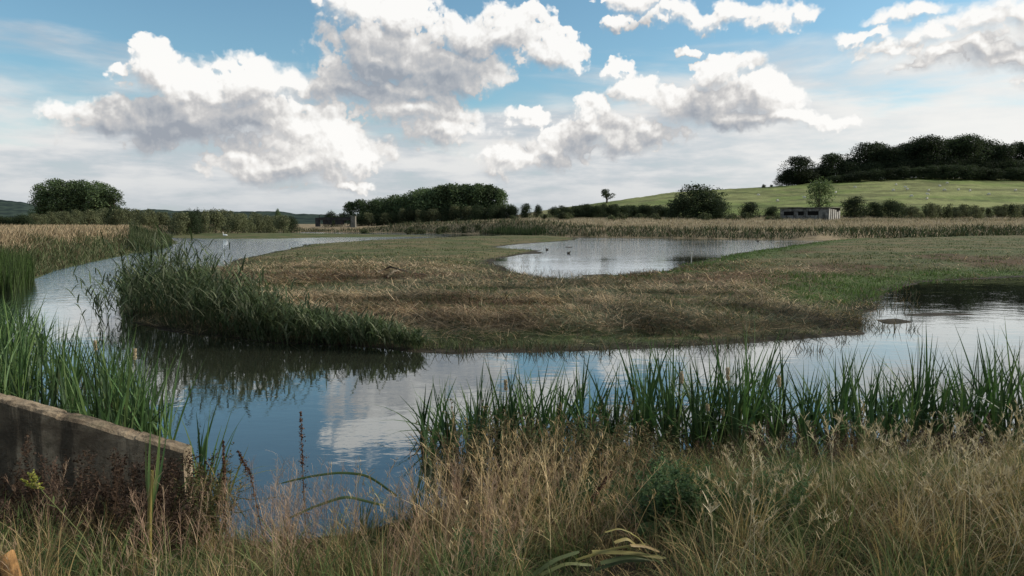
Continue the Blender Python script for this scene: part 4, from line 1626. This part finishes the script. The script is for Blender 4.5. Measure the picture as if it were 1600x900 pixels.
# ------------------------------------------------------------------ leafy plants on the bank
def forb_proto(name, seed, nst, hh, leaf, nleaf, cols, stem_col, spread=0.12, head=None, up=0.2, asp=0.4):
    global rng
    keep = rng
    rng = np.random.default_rng(seed)
    root = empty(name)
    sb, lb, fb = Bag(), Bag(), Bag()
    for k in range(nst):
        a = rng.uniform(0, 6.28)
        L_ = hh * rng.uniform(0.6, 1.05)
        le = abs(rng.normal(0, 0.22))
        B = (math.cos(a) * rng.random() * spread, math.sin(a) * rng.random() * spread, 0)
        V, Fc, c, pts = ribbons([B], math.pi / 2 - a, L_, le, rng.uniform(0, 0.4), 0.006, 6, np.array(stem_col), tip=0.4)
        sb.add(V, Fc, c)
        p = pts[0]
        t = rng.uniform(0.15, 1.0, nleaf)
        s = np.linspace(0, 1, 7)
        Q = np.stack([np.interp(t, s, p[:, i]) for i in range(3)], -1)
        hd = rng.uniform(0, 6.28, nleaf)
        lb.add(*ribbons(Q, hd, leaf * rng.uniform(0.6, 1.3, nleaf) * (1.15 - 0.5 * t), rng.uniform(0.6, 1.4, nleaf), rng.uniform(0.0, 0.9, nleaf), leaf * asp, 3, pick(cols, nleaf, 0.2), face=hd + math.pi / 2, mid=0.9, tip=0.1)[:3])
        if head is not None:
            nh = 42
            t = 1 - 0.28 * rng.random(nh)
            Q = np.stack([np.interp(t, s, p[:, i]) for i in range(3)], -1)
            Q += rng.normal(0, 0.012, (nh, 3))
            (lb if name == 'dead_weed' else fb).add(*leaves(Q, 0.016, head, 0.2, 0.7))
    sb.obj('stem', LEAF, root)
    lb.obj('foliage', LEAF, root)
    if head is not None and name != 'dead_weed':
        fb.obj('flower_head', LEAF, root)
    rng = keep
    return root


fp = {
    'nettle': [forb_proto('nettle', 300 + i, 14, 0.50, 0.050, 55, [(0.050, 0.092, 0.034), (0.070, 0.118, 0.042), (0.036, 0.064, 0.026)], (0.07, 0.09, 0.04), 0.15, asp=0.34) for i in range(3)],
    'willowherb': [forb_proto('willowherb', 320 + i, 12, 0.75, 0.060, 34, [(0.075, 0.085, 0.032), (0.105, 0.085, 0.038), (0.055, 0.070, 0.028), (0.13, 0.10, 0.045)], (0.10, 0.06, 0.035), 0.14, asp=0.24) for i in range(3)],
    'fern': [forb_proto('tansy', 340 + i, 14, 0.50, 0.05, 60, [(0.055, 0.095, 0.035), (0.075, 0.120, 0.045)], (0.06, 0.08, 0.03), 0.14, asp=0.18) for i in range(2)],
    'dead': [forb_proto('dead_weed', 360 + i, 9, 0.65, 0.035, 26, [(0.060, 0.038, 0.024), (0.085, 0.055, 0.035)], (0.07, 0.045, 0.03), 0.12, head=[(0.055, 0.035, 0.025)]) for i in range(2)],
}
fused = set()


def put_forb(kind, px, D, h, label, cat, group=None):
    p = random.choice(fp[kind])
    o = p if p.name not in fused else copy_tree(p)
    fused.add(p.name)
    for k in ('label', 'category', 'group'):
        if k in o:
            del o[k]
    x = (px - 800) / F * D
    o.location = (x, D, hz(x, D) - 0.02)
    base = {'nettle': 0.5, 'willowherb': 0.75, 'fern': 0.5, 'dead': 0.65}[kind]
    s = h / base
    o.scale = (s * random.uniform(0.9, 1.2), s * random.uniform(0.9, 1.2), s)
    o.rotation_euler = (0, 0, random.uniform(0, 6.28))
    tag(o, label, cat, group)


for k in range(34):     # olive brown mound in front of the cattails
    px = random.uniform(700, 1080)
    put_forb('willowherb', px, random.uniform(5.3, 6.3), random.uniform(0.52, 0.88) * (1.0 if px < 960 else 0.8), 'leafy olive brown willowherb in the mound before the cattails', 'willowherb', 'willowherbs before the cattails')
for k in range(26):
    put_forb('dead', random.uniform(1080, 1600), random.uniform(5.7, 6.6), random.uniform(0.35, 0.6), 'dark withered weed at the feet of the cattails on the right', 'dead weed', 'withered weeds at the cattails')
for k in range(17):
    px = random.uniform(890, 1140)
    put_forb('nettle', px, random.uniform(3.9, 5.5), random.uniform(0.24, 0.46), 'dark green nettle in the leafy patch at the middle of the bank', 'nettle', 'nettles in the middle of the bank')
for k in range(24):
    put_forb('fern', random.choice([random.uniform(720, 800), random.uniform(980, 1120), random.uniform(1120, 1300), random.uniform(60, 260)]), random.uniform(3.5, 5.0), random.uniform(0.22, 0.42), 'soft feathery green tansy low on the bank', 'tansy', 'tansies on the bank')
for k in range(26):
    put_forb('dead', random.uniform(-40, 285), random.uniform(4.7, 5.25), random.uniform(0.45, 0.80), 'brown withered weed against the foot of the concrete wall', 'dead weed', 'withered weeds along the wall')
for k in range(6):
    put_forb('willowherb', random.uniform(272, 318), random.uniform(5.0, 5.3), random.uniform(0.40, 0.70), 'olive weed growing up against the end of the concrete wall', 'willowherb', 'weeds at the end of the wall')
for k in range(5):
    put_forb('willowherb', random.uniform(0, 200), random.uniform(4.2, 4.8), random.uniform(0.25, 0.4), 'olive weed low in front of the concrete wall', 'willowherb', 'low weeds before the wall')
for lst in fp.values():
    for p in lst:
        if p.name not in fused:
            for ch in list(p.children):
                bpy.data.objects.remove(ch)
            bpy.data.objects.remove(p)


def local(px, py, D):
    d = ray(px, py)
    return np.array([d[0], d[1], d[2]]) * (D / d[1]) + np.array([0, 0, H])


def curve_ribbon(bag, pts, width, col, face=None, n=12, profile=None):
    """flat leaf along hand-placed points"""
    pts = np.asarray(pts, float)
    t = np.linspace(0, 1, len(pts))
    s = np.linspace(0, 1, n + 1)
    P = np.stack([np.interp(s, t, pts[:, k]) for k in range(3)], -1)
    for _ in range(2):
        P[1:-1] = (P[:-2] + 2 * P[1:-1] + P[2:]) / 4
    d = np.gradient(P, axis=0)
    d /= np.linalg.norm(d, axis=1, keepdims=True) + 1e-9
    f = np.array([0, -1, 0.25]) if face is None else np.array(face, float)
    w = np.cross(d, f)
    w /= np.linalg.norm(w, axis=1, keepdims=True) + 1e-9
    prof = np.interp(s, [0, 0.15, 0.7, 1], [0.6, 1, 0.9, 0.05]) if profile is None else np.interp(s, *profile)
    w = w * (width * 0.5 * prof)[:, None]
    # slightly folded along the midrib, so three vertices across
    nrm = np.cross(w, d)
    nrm /= np.linalg.norm(nrm, axis=1, keepdims=True) + 1e-9
    V = np.stack([P - w, P + nrm * (width * 0.12 * prof)[:, None], P + w], 1).reshape(-1, 3)
    Fc = []
    for i in range(n):
        a = 3 * i
        Fc += [(a, a + 1, a + 4, a + 3), (a + 1, a + 2, a + 5, a + 4)]
    c = np.repeat((np.asarray(col)[None] * rng.uniform(0.85, 1.15, (n + 1, 1))), 3, 0)
    bag.add(V, np.array(Fc), c)


# tall yellow-green shoot standing alone at the left
sh = empty('cattail_shoot')
X0 = local(232, 842, 4.2)
sh.location = X0
g0 = np.array([0.0, 0, 0])
for (tip, w, c, mid_) in [((252, 640), 0.022, (0.24, 0.30, 0.09), (246, 740)), ((236, 655), 0.018, (0.17, 0.24, 0.08), (232, 740)), ((262, 668), 0.016, (0.12, 0.20, 0.07), (250, 745)),
                          ((228, 675), 0.014, (0.20, 0.24, 0.09), (228, 750))]:
    bb = Bag()
    P = [g0 + [0, 0, -0.12], local(235, 800, 4.2) - X0, local(*mid_, 4.2) - X0, local(*tip, 4.22) - X0]
    curve_ribbon(bb, P, w, c, n=14)
    bb.obj('leaf', CATTAIL, sh)
bb = Bag()
bb.add(*tube([g0 + [0, 0, -0.12], local(234, 800, 4.2) - X0, local(238, 735, 4.2) - X0], [0.013, 0.013, 0.008], 8, (0.34, 0.27, 0.09)))
bb.obj('stem', CATTAIL, sh)
tag(sh, 'tall yellow green cattail shoot standing alone before the end of the wall', 'cattail')

# goldenrod at the far left
gr = empty('goldenrod')
G0 = local(190, 900, 3.7)
gr.location = (G0[0], G0[1], hz(G0[0], G0[1]) - 0.02)
G0 = np.array(gr.location)
sb, fb, lb = Bag(), Bag(), Bag()
tip = local(52, 752, 3.75)
pth = np.array([G0 * 0, (local(130, 838, 3.72) - G0), tip - G0])
sb.add(*tube(pth, [0.004, 0.003, 0.002], 5, (0.14, 0.15, 0.06)))
for (ax, ay) in [(34, 748), (45, 738), (58, 744), (64, 756), (40, 756), (52, 735), (70, 762)]:
    e = local(ax, ay, 3.75) - G0
    st = tip - G0 + np.array([0, 0, -0.03])
    k = 46
    t = rng.random(k)[:, None]
    fb.add(*leaves(st * (1 - t) + e * t + rng.normal(0, 0.004, (k, 3)), 0.011, [(0.42, 0.40, 0.07), (0.34, 0.35, 0.09)], 0.15, 0.7))
t = rng.uniform(0.3, 0.98, 16)
Q = np.stack([np.interp(t, [0, .5, 1], pth[:, i]) for i in range(3)], -1)
hd = rng.uniform(0, 6.28, 16)
lb.add(*ribbons(Q, hd, 0.06, 0.9, 0.5, 0.010, 3, pick(FG, 16), face=hd + 1.57, mid=0.8)[:3])
sb.obj('stem', LEAF, gr)
lb.obj('foliage', LEAF, gr)
fb.obj('flower_head', LEAF, gr)
tag(gr, 'goldenrod with a small yellow flower spray in front of the wall, far left', 'goldenrod')

# dock stalks gone to seed, brown against the water
for (pts_, D, r, lab) in [([(478, 810), (473, 730), (470, 645)], 4.7, 0.018, 'tall rust brown dock stalk rising against the water, middle'),
                          ([(418, 800), (392, 745), (372, 705)], 4.75, 0.015, 'dark brown dock stalk leaning left over the water'),
                          ([(352, 800), (350, 740), (349, 690)], 4.9, 0.010, 'short thin brown dock stalk beside the yellowing cattails'),
                          ([(905, 812), (930, 770), (956, 738)], 4.3, 0.016, 'rusty stalk leaning right over the nettle patch')]:
    B0 = local(*pts_[0], D)
    B0[2] = hz(B0[0], B0[1]) - 0.03
    dk = empty('dock', B0)
    P = np.array([[0, 0, 0]] + [local(a, b_, D) - B0 for a, b_ in pts_[1:]])
    sb = Bag()
    sb.add(*tube(P, [0.004, 0.003, 0.0015], 5, (0.10, 0.06, 0.035)))
    sb.obj('stem', STRAW, dk)
    k = 420
    t = 1 - 0.75 * rng.random(k) ** 1.2
    t = np.round(t * 15) / 15 + rng.normal(0, 0.012, k)
    t = np.clip(t, 0.2, 1)
    Q = np.stack([np.interp(t, [0, .5, 1], P[:, i]) for i in range(3)], -1) + rng.normal(0, r, (k, 3)) * (1.25 - t)[:, None]
    hb = Bag()
    hb.add(*leaves(Q, 0.013, [(0.10, 0.050, 0.032), (0.065, 0.036, 0.026), (0.14, 0.075, 0.045)], 0.2, 0.7))
    hb.obj('seed_head', STRAW, dk)
    tag(dk, lab, 'dock')

# bent leaves that have fallen over the bank
for (pp, D, w, c, lab) in [
    ([(432, 757), (480, 745), (530, 738), (575, 742), (620, 775)], 4.6, 0.017, (0.10, 0.15, 0.06), 'long green leaf arching in a low bow in front of the pond'),
    ([(440, 815), (490, 792), (540, 775), (600, 790)], 4.5, 0.018, (0.085, 0.12, 0.05), 'long green leaf lying aslant below the bowed leaf'),
]:
    bb = Bag()
    P = np.array([local(a, b_, D + 0.04 * i) for i, (a, b_) in enumerate(pp)])
    P[0, 2] = max(P[0, 2], hz(P[0, 0], P[0, 1]) + 0.02)
    O = P[-1].copy()
    curve_ribbon(bb, P - O, w, c, n=18, profile=([0, 0.1, 0.6, 1], [0.05, 0.7, 1, 0.8]))
    o = bb.obj('fallen_leaf', CATTAIL)
    o.location = O
    tag(o, lab, 'leaf')

k = 0
for (x0, y0, x1, y1, w, c) in [(830, 905, 905, 862, 0.030, (0.13, 0.18, 0.11)), (845, 898, 925, 885, 0.026, (0.16, 0.20, 0.11)), (925, 862, 1040, 872, 0.032, (0.27, 0.27, 0.13)),
                               (938, 880, 1035, 888, 0.034, (0.15, 0.20, 0.12)), (930, 892, 1020, 897, 0.026, (0.12, 0.17, 0.11)), (945, 832, 988, 833, 0.012, (0.33, 0.33, 0.14)),
                               (985, 833, 1010, 855, 0.012, (0.30, 0.31, 0.13)), (960, 848, 1000, 858, 0.026, (0.31, 0.29, 0.15)), (985, 852, 1030, 862, 0.024, (0.36, 0.29, 0.17)),
                               (900, 875, 1010, 850, 0.02, (0.22, 0.22, 0.1))]:
    D = 3.45
    zz = hz((x0 - 800) / F * D, D)
    A, Bq = local(x0, y0, D), local(x1, y1, D + 0.1)
    A[2] = max(A[2], zz + 0.05)
    Bq[2] = max(Bq[2], zz + 0.05)
    M_ = (A + Bq) / 2 + np.array([0, 0, 0.012])
    bb = Bag()
    c = np.array(c) * random.uniform(0.6, 0.9) * np.array([1.15, 1.0, 0.7])
    w = w * 0.72
    curve_ribbon(bb, np.array([A, M_ + [0, 0, random.uniform(0.0, 0.03)], Bq]) - M_, w, c, face=(0, -0.55, 0.85), n=10, profile=([0, 0.1, 0.9, 1], [0.8, 1, 0.9, 0.55]))
    o = bb.obj('cut_leaf', CATTAIL)
    o.location = M_
    tag(o, 'broad cut cattail leaf lying in the pile at the bottom of the bank', 'leaf', 'cut leaves in the pile')

# broad dock leaves near the nettles
for (px, py, s) in [(1012, 826, 0.085), (1045, 812, 0.06), (1086, 808, 0.05), (1052, 845, 0.055)]:
    D = 4.0
    C0 = local(px, py, D)
    rt = empty('dock_leaf', C0)
    u = np.linspace(0, 1, 9)
    bb = Bag()
    curve_ribbon(bb, [(-s * 0.6, 0, -s * 0.5), (0, -0.01, 0), (s * 0.7, -0.03, s * 0.35)], s * 1.1, (0.085, 0.135, 0.055), face=(0.1, -1, 0.5), n=10,
                 profile=([0, 0.12, 0.4, 0.8, 1], [0.1, 0.75, 1, 0.6, 0.05]))
    bb.obj('blade', LEAF, rt)
    tb = Bag()
    gz = hz(C0[0], C0[1]) - C0[2]
    tb.add(*tube([(0, 0.03, gz), (-s * 0.4, 0.02, gz * 0.5), (-s * 0.6, 0, -s * 0.5)], [0.004, 0.003, 0.002], 5, (0.10, 0.11, 0.05)))
    tb.obj('stalk', LEAF, rt)
    tag(rt, 'broad rounded dock leaf low in the nettle patch', 'dock leaf', 'broad leaves in the nettle patch')

# orange-brown stump of a cut post, bottom left corner
st = Bag()
C0 = local(14, 905, 3.35)
gz = hz(C0[0], C0[1])
a = np.linspace(0, 2 * math.pi, 14, endpoint=False)
me = bpy.data.meshes.new('wooden_stump')
V, Fc = [], []
n = 14
zs = [gz - 0.2 - C0[2], -0.05, 0.03, 0.10]
for j, z in enumerate(zs):
    for i in range(n):
        r = 0.05 * (1 + 0.10 * math.sin(3 * a[i] + 1) + 0.06 * math.sin(7 * a[i]))
        zz = z + (0.05 * math.sin(a[i] * 1.0 + 2.2) + random.uniform(-0.012, 0.012) if j == 3 else 0)
        V.append((math.cos(a[i]) * r + 0.015 * z, math.sin(a[i]) * r, zz))
V.append((0, 0, 0.095))
for j in range(3):
    for i in range(n):
        Fc.append((j * n + i, j * n + (i + 1) % n, (j + 1) * n + (i + 1) % n, (j + 1) * n + i))
for i in range(n):
    Fc.append((3 * n + i, 3 * n + (i + 1) % n, 4 * n))
me.from_pydata(V, [], Fc)
me.materials.append(plain_mat('rotten_wood', (0.30, 0.165, 0.065), 0.85, 0.2, 0.45, 18.0, (0.07, 0.04, 0.02), 0.008))
o = bpy.data.objects.new('wooden_stump', me)
COL.objects.link(o)
o.location = C0
o.rotation_euler = (0.12, -0.15, 0)
tag(o, 'broken orange brown wooden stump in the bottom left corner', 'stump')


# ------------------------------------------------------------------ built things and animals in the distance
def box_mesh(name, parts, mat, parent=None, loc=None):
    """bevelled boxes (centre, size, rz) joined as one part"""
    bm = bmesh.new()
    for (c, s, rz) in parts:
        r = bmesh.ops.create_cube(bm, size=1.0)
        M = Matrix.Translation(c) @ Matrix.Rotation(rz, 4, 'Z') @ Matrix.Diagonal((s[0], s[1], s[2], 1))
        bmesh.ops.transform(bm, matrix=M, verts=r['verts'])
    me = bpy.data.meshes.new(name)
    bm.to_mesh(me)
    bm.free()
    me.materials.append(mat)
    o = bpy.data.objects.new(name, me)
    COL.objects.link(o)
    if parent:
        o.parent = parent
    if loc is not None:
        o.location = loc
    return o


WOODG = plain_mat('grey_timber', (0.17, 0.165, 0.15), 0.9, 0.15, 0.5, 1.6, (0.04, 0.038, 0.034), 0.02)
WOODW = plain_mat('pale_boards', (0.40, 0.38, 0.34), 0.8, 0.2, 0.2, 2.0, (0.25, 0.24, 0.22), 0.01)
SHADEIN = plain_mat('interior_shade', (0.015, 0.014, 0.013), 0.95, 0.05, 0.2)  # near-black colour standing in for the shade inside the shed
ROOF = plain_mat('mossy_roof', (0.15, 0.15, 0.11), 0.95, 0.1, 0.35, 1.2, (0.045, 0.05, 0.03), 0.02)
CONC = plain_mat('old_concrete', (0.15, 0.135, 0.11), 0.9, 0.15, 0.3, 2.0, (0.11, 0.10, 0.085), 0.02)
RUST = plain_mat('dark_steel', (0.035, 0.032, 0.030), 0.8, 0.2, 0.4, 2.0, (0.07, 0.04, 0.025), 0.01)

# derelict field shed
sx, sy = at(1263, 160)
sz = hz(sx, sy) - 0.1
S = empty('field_shed', (sx, sy, sz), R(-47))
L_, Wd, Ht = 10.6, 5.6, 2.75
planks = []
for i in range(9):                                     # front wall of horizontal planks, some shifted
    z = 0.15 + i * 0.29
    if 4 <= i <= 6:
        segs = [(-5.3, -4.5), (-2.2, -1.3), (0.0, 0.8), (3.2, 5.3)]
    else:
        segs = [(-5.3, 5.3)]
    for a_, b_ in segs:
        planks.append((((a_ + b_) / 2, -Wd / 2 + 0.02 * (i % 2), z), (b_ - a_, 0.05, 0.27), 0))
box_mesh('front_wall', planks, WOODG, S)
for (a_, b_) in [(-4.5, -2.2), (-1.3, 0.0), (0.8, 3.2)]:
    box_mesh('opening_shade', [(((a_ + b_) / 2, -Wd / 2 + 0.16, 0.15 + 5 * 0.29), (b_ - a_ - 0.02, 0.05, 0.84), 0)], SHADEIN, S)  # dark sheet behind each gap, painted as the unlit inside
box_mesh('back_wall', [((0, Wd / 2, Ht / 2), (10.6, 0.08, Ht), 0)], WOODG, S)
box_mesh('end_wall', [((-5.34, 0, Ht / 2 - 0.05), (0.06, Wd - 0.1, Ht - 0.1), 0)], SHADEIN, S)
box_mesh('end_wall', [((5.22, 0, Ht / 2 - 0.05), (0.05, Wd - 0.1, Ht - 0.15), 0)], SHADEIN, S)  # dark sheet painting the shade seen between the end boards
for k in range(6):
    y = -Wd / 2 + 0.35 + k * 0.95
    hh_ = 2.62 - 0.10 * k - (0.3 if k == 4 else 0)
    o = box_mesh('end_board', [((5.36, y, hh_ / 2), (0.07, 0.62 if k != 1 else 0.4, hh_), 0)], WOODW, S)
box_mesh('roof', [((0.0, 0, Ht + 0.02), (11.3, Wd + 0.7, 0.14), 0), ((-2.8, -Wd / 2 - 0.2, Ht + 0.12), (5.4, 0.5, 0.1), 0.02)], ROOF, S)
tag(S, 'long derelict grey timber shed with open window gaps and pale end boards', 'shed')

# sluice bridge
bx, by = at(525, 160)
bz = hz(bx, by)
zt = H + (HY - 338.5) / F * by
B = empty('sluice_bridge', (bx, by, zt), R(4))
box_mesh('deck', [((0, 0, -0.30), (6.6, 1.6, 0.28), 0), ((0, -0.8, -0.62), (6.6, 0.18, 0.34), 0), ((0, 0.8, -0.62), (6.6, 0.18, 0.34), 0)], RUST, B)
for k in range(6):
    box_mesh('rail_post', [((-3.2 + k * 1.28, -0.78, 0.12), (0.11, 0.11, 0.62), 0)], RUST, B)
box_mesh('handrail', [((0, -0.78, 0.40), (6.6, 0.12, 0.10), 0)], RUST, B)
box_mesh('sluice_gate', [((-1.6, -0.5, -1.15), (1.9, 0.2, 1.1), 0), ((1.0, -0.5, -1.15), (1.9, 0.2, 1.1), 0)], RUST, B)
box_mesh('abutment', [((3.9, -0.2, -1.15), (0.95, 1.9, 2.4), 0), ((3.9, -0.2, 0.09), (1.1, 2.0, 0.08), 0)], CONC, B)
box_mesh('abutment', [((-3.7, 0, -1.2), (0.8, 1.7, 1.9), 0)], RUST, B)
tag(B, 'low dark sluice bridge with a pale concrete end pier by the far shore', 'bridge')

# marker stake in the pond
px_, py_ = ground(1080, 411)
P = Bag()
P.add(*tube([(0, 0, -0.5), (0.01, 0, 0.2), (0.03, 0, 0.62)], [0.030, 0.028, 0.026], 8, (0.5, 0.48, 0.43)))
o = P.obj('stake', STRAW)
o.location = (px_, py_, 0)
tag(o, 'thin pale stake standing in the pond near its right shore', 'stake')
o = copy = None


def loft(bag, rings, col, n=10):
    """rings: centre, half width (x), half height, tangent in the y-z plane"""
    a = np.linspace(0, 2 * math.pi, n, endpoint=False)
    V = []
    for (c, rx, rz, tilt) in rings:
        c = np.array(c, float)
        up = np.array([0, -math.sin(tilt), math.cos(tilt)])
        V.append(c + np.cos(a)[:, None] * rx * np.array([1, 0, 0]) + np.sin(a)[:, None] * rz * up)
    m = len(rings)
    V = np.concatenate(V)
    i = np.arange(m - 1)[:, None] * n
    j = np.arange(n)[None]
    Fc = np.stack([i + j, i + (j + 1) % n, i + n + (j + 1) % n, i + n + j], -1).reshape(-1, 4)
    bag.add(V, Fc, np.tile(np.asarray(col, float), (len(V), 1)))


WOOL = veg_mat('wool', 0.0, 0.9, 0.1, 0.10)


def skin_body(name, verts, edges, radii, root, mat, sub=2):
    me = bpy.data.meshes.new(name)
    me.from_pydata(verts, edges, [])
    o = bpy.data.objects.new(name, me)
    COL.objects.link(o)
    o.modifiers.new('skin', 'SKIN')
    o.modifiers.new('sub', 'SUBSURF').levels = sub
    for i, sv in enumerate(me.skin_vertices[0].data):
        sv.radius = (radii[i] if hasattr(radii[i], '__len__') else (radii[i], radii[i]))
        sv.use_root = (i == root)
    dg = bpy.context.evaluated_depsgraph_get()
    m2 = bpy.data.meshes.new_from_object(o.evaluated_get(dg))
    bpy.data.objects.remove(o)
    m2.name = name
    at_ = m2.color_attributes.new('tint', 'FLOAT_COLOR', 'POINT')
    m2.materials.clear()
    m2.materials.append(mat)
    return m2


def paint(me, fn):
    n = len(me.vertices)
    co = np.zeros(n * 3, np.float32)
    me.vertices.foreach_get('co', co)
    c = np.ones((n, 4), np.float32)
    c[:, :3] = fn(co.reshape(-1, 3))
    me.color_attributes['tint'].data.foreach_set('color', c.ravel())


def sheep_mesh(graze):
    # body along x, head to +x; standing about 0.8 m at the back
    V = [(0, 0, .62), (.32, 0, .64), (-.34, 0, .62), (-.50, 0, .58),
         (.50, 0, .70 if not graze else .52), (.62, 0, .84 if not graze else .30), (.78, 0, .80 if not graze else .14),
         (.30, .12, .36), (.30, .13, .02), (.30, -.12, .36), (.30, -.13, .02),
         (-.34, .12, .38), (-.40, .12, .20), (-.36, .13, .02), (-.34, -.12, .38), (-.40, -.12, .20), (-.36, -.13, .02)]
    E = [(0, 1), (0, 2), (2, 3), (1, 4), (4, 5), (5, 6), (1, 7), (7, 8), (1, 9), (9, 10), (2, 11), (11, 12), (12, 13), (2, 14), (14, 15), (15, 16)]
    Rr = [.27, .25, .27, .10, .14, .10, .06, .07, .03, .07, .03, .09, .045, .03, .09, .045, .03]
    me = skin_body('sheep', V, E, Rr, 0, WOOL)
    paint(me, lambda c: np.where(((c[:, 2] < 0.30) | (c[:, 0] > .62))[:, None], np.array([0.35, 0.32, 0.28]), np.array([0.60, 0.57, 0.50])))
    return me


sm = [sheep_mesh(True), sheep_mesh(False)]
SHEEP = [(1332, 295), (1395, 291), (1391, 300), (1410, 295), (1413, 298), (1446, 300), (1445, 306), (1420, 309), (1444, 313), (1463, 293), (1474, 288.5), (1471, 299.5),
         (1492, 299), (1510, 300.5), (1581, 300), (1254, 311), (1212, 316), (1182, 307), (1302, 303), (1540, 306)]
for i, (a_, b_) in enumerate(SHEEP):
    x, y, z = on_sight(a_, b_, 170, 330)
    o = bpy.data.objects.new('sheep', sm[0 if i % 3 else 1])
    COL.objects.link(o)
    o.location = (x, y, z - 0.01)
    o.rotation_euler = (0, 0, random.choice([0.2, 3.3, 0.5, 2.8, -0.4]) + random.uniform(-0.4, 0.4))
    o.scale = (1.0,) * 3
    if i == 17:
        tag(o, 'white sheep alone on the hill between the largest bush and the young tree', 'sheep')
    elif i == 16:
        tag(o, 'white sheep low on the hill just above the left end of the shed', 'sheep')
    elif i == 14:
        tag(o, 'white sheep at the right edge of the flock under the hill wood', 'sheep')
    elif i == 0:
        tag(o, 'white sheep at the left of the flock, right of the pale tree', 'sheep')
    else:
        tag(o, 'white sheep grazing in the flock on the green hillside', 'sheep', 'sheep of the flock on the hillside')

# swan on the spit
V = [(0, 0, .26), (.26, 0, .28), (-.30, 0, .28), (-.48, 0, .34), (.40, 0, .42), (.44, 0, .60), (.36, 0, .76), (.42, 0, .84), (.52, 0, .80)]
E = [(0, 1), (0, 2), (2, 3), (1, 4), (4, 5), (5, 6), (6, 7), (7, 8)]
sw = skin_body('swan', V, E, [.21, .17, .17, .04, .06, .045, .04, .05, .025], 0, WOOL)
paint(sw, lambda c: np.where((c[:, 0] > .50)[:, None] & (c[:, 2] > .7)[:, None], np.array([0.35, 0.13, 0.03]), np.array([0.80, 0.80, 0.78])))
x, y = ground(352, 369.6, 0.1)
o = bpy.data.objects.new('swan', sw)
COL.objects.link(o)
o.location = (x, y, hz(x, y) - 0.10)
o.rotation_euler = (0, 0, 2.9)
o.scale = (0.9, 0.9, 0.8)
tag(o, 'white swan resting on the green spit across the left channel', 'swan')

# small dark ducks on the far pond
V = [(0, 0, .06), (.12, 0, .07), (-.15, 0, .08), (.16, 0, .15), (.20, 0, .20), (.27, 0, .19)]
E = [(0, 1), (0, 2), (1, 3), (3, 4), (4, 5)]
dk = skin_body('duck', V, E, [.09, .08, .04, .035, .04, .015], 0, WOOL)
paint(dk, lambda c: np.tile(np.array([0.035, 0.03, 0.025]), (len(c), 1)))
for i, (a_, b_) in enumerate([(855, 391), (888, 396.5), (1184, 377.6), (476, 384)]):
    x, y = ground(a_, b_)
    o = bpy.data.objects.new('duck', dk)
    COL.objects.link(o)
    o.location = (x, y, 0)
    o.scale = (0.9,) * 3
    o.rotation_euler = (0, 0, random.uniform(0, 6))
    tag(o, ['dark duck on the pond near the mud islet, left one', 'dark duck on the pond, the one farther from the mud islet',
            'dark duck far out at the right end of the pond', 'dark duck at the grassy tip by the left channel'][i], 'duck')

# dead branches lying on the island
for (pp, lab) in [([(588, 425), (610, 420), (640, 424), (668, 432)], 'long pale dead branch lying across the island turf'),
                  ([(604, 432), (615, 426), (626, 421)], 'short dead branch propped beside the long pale one')]:
    bb = Bag()
    Q = []
    for i, (a_, b_) in enumerate(pp):
        x, y = ground(a_, b_, 0.3)
        Q.append((x, y, hz(x, y) + 0.05 + 0.10 * (i % 2)))
    Q = np.array(Q)
    O = Q[0].copy()
    bb.add(*tube(Q - O, [0.05, 0.045, 0.035, 0.015][:len(pp)], 6, (0.19, 0.155, 0.11)))
    o = bb.obj('branch', STRAW)
    o.location = O
    tag(o, lab, 'branch')
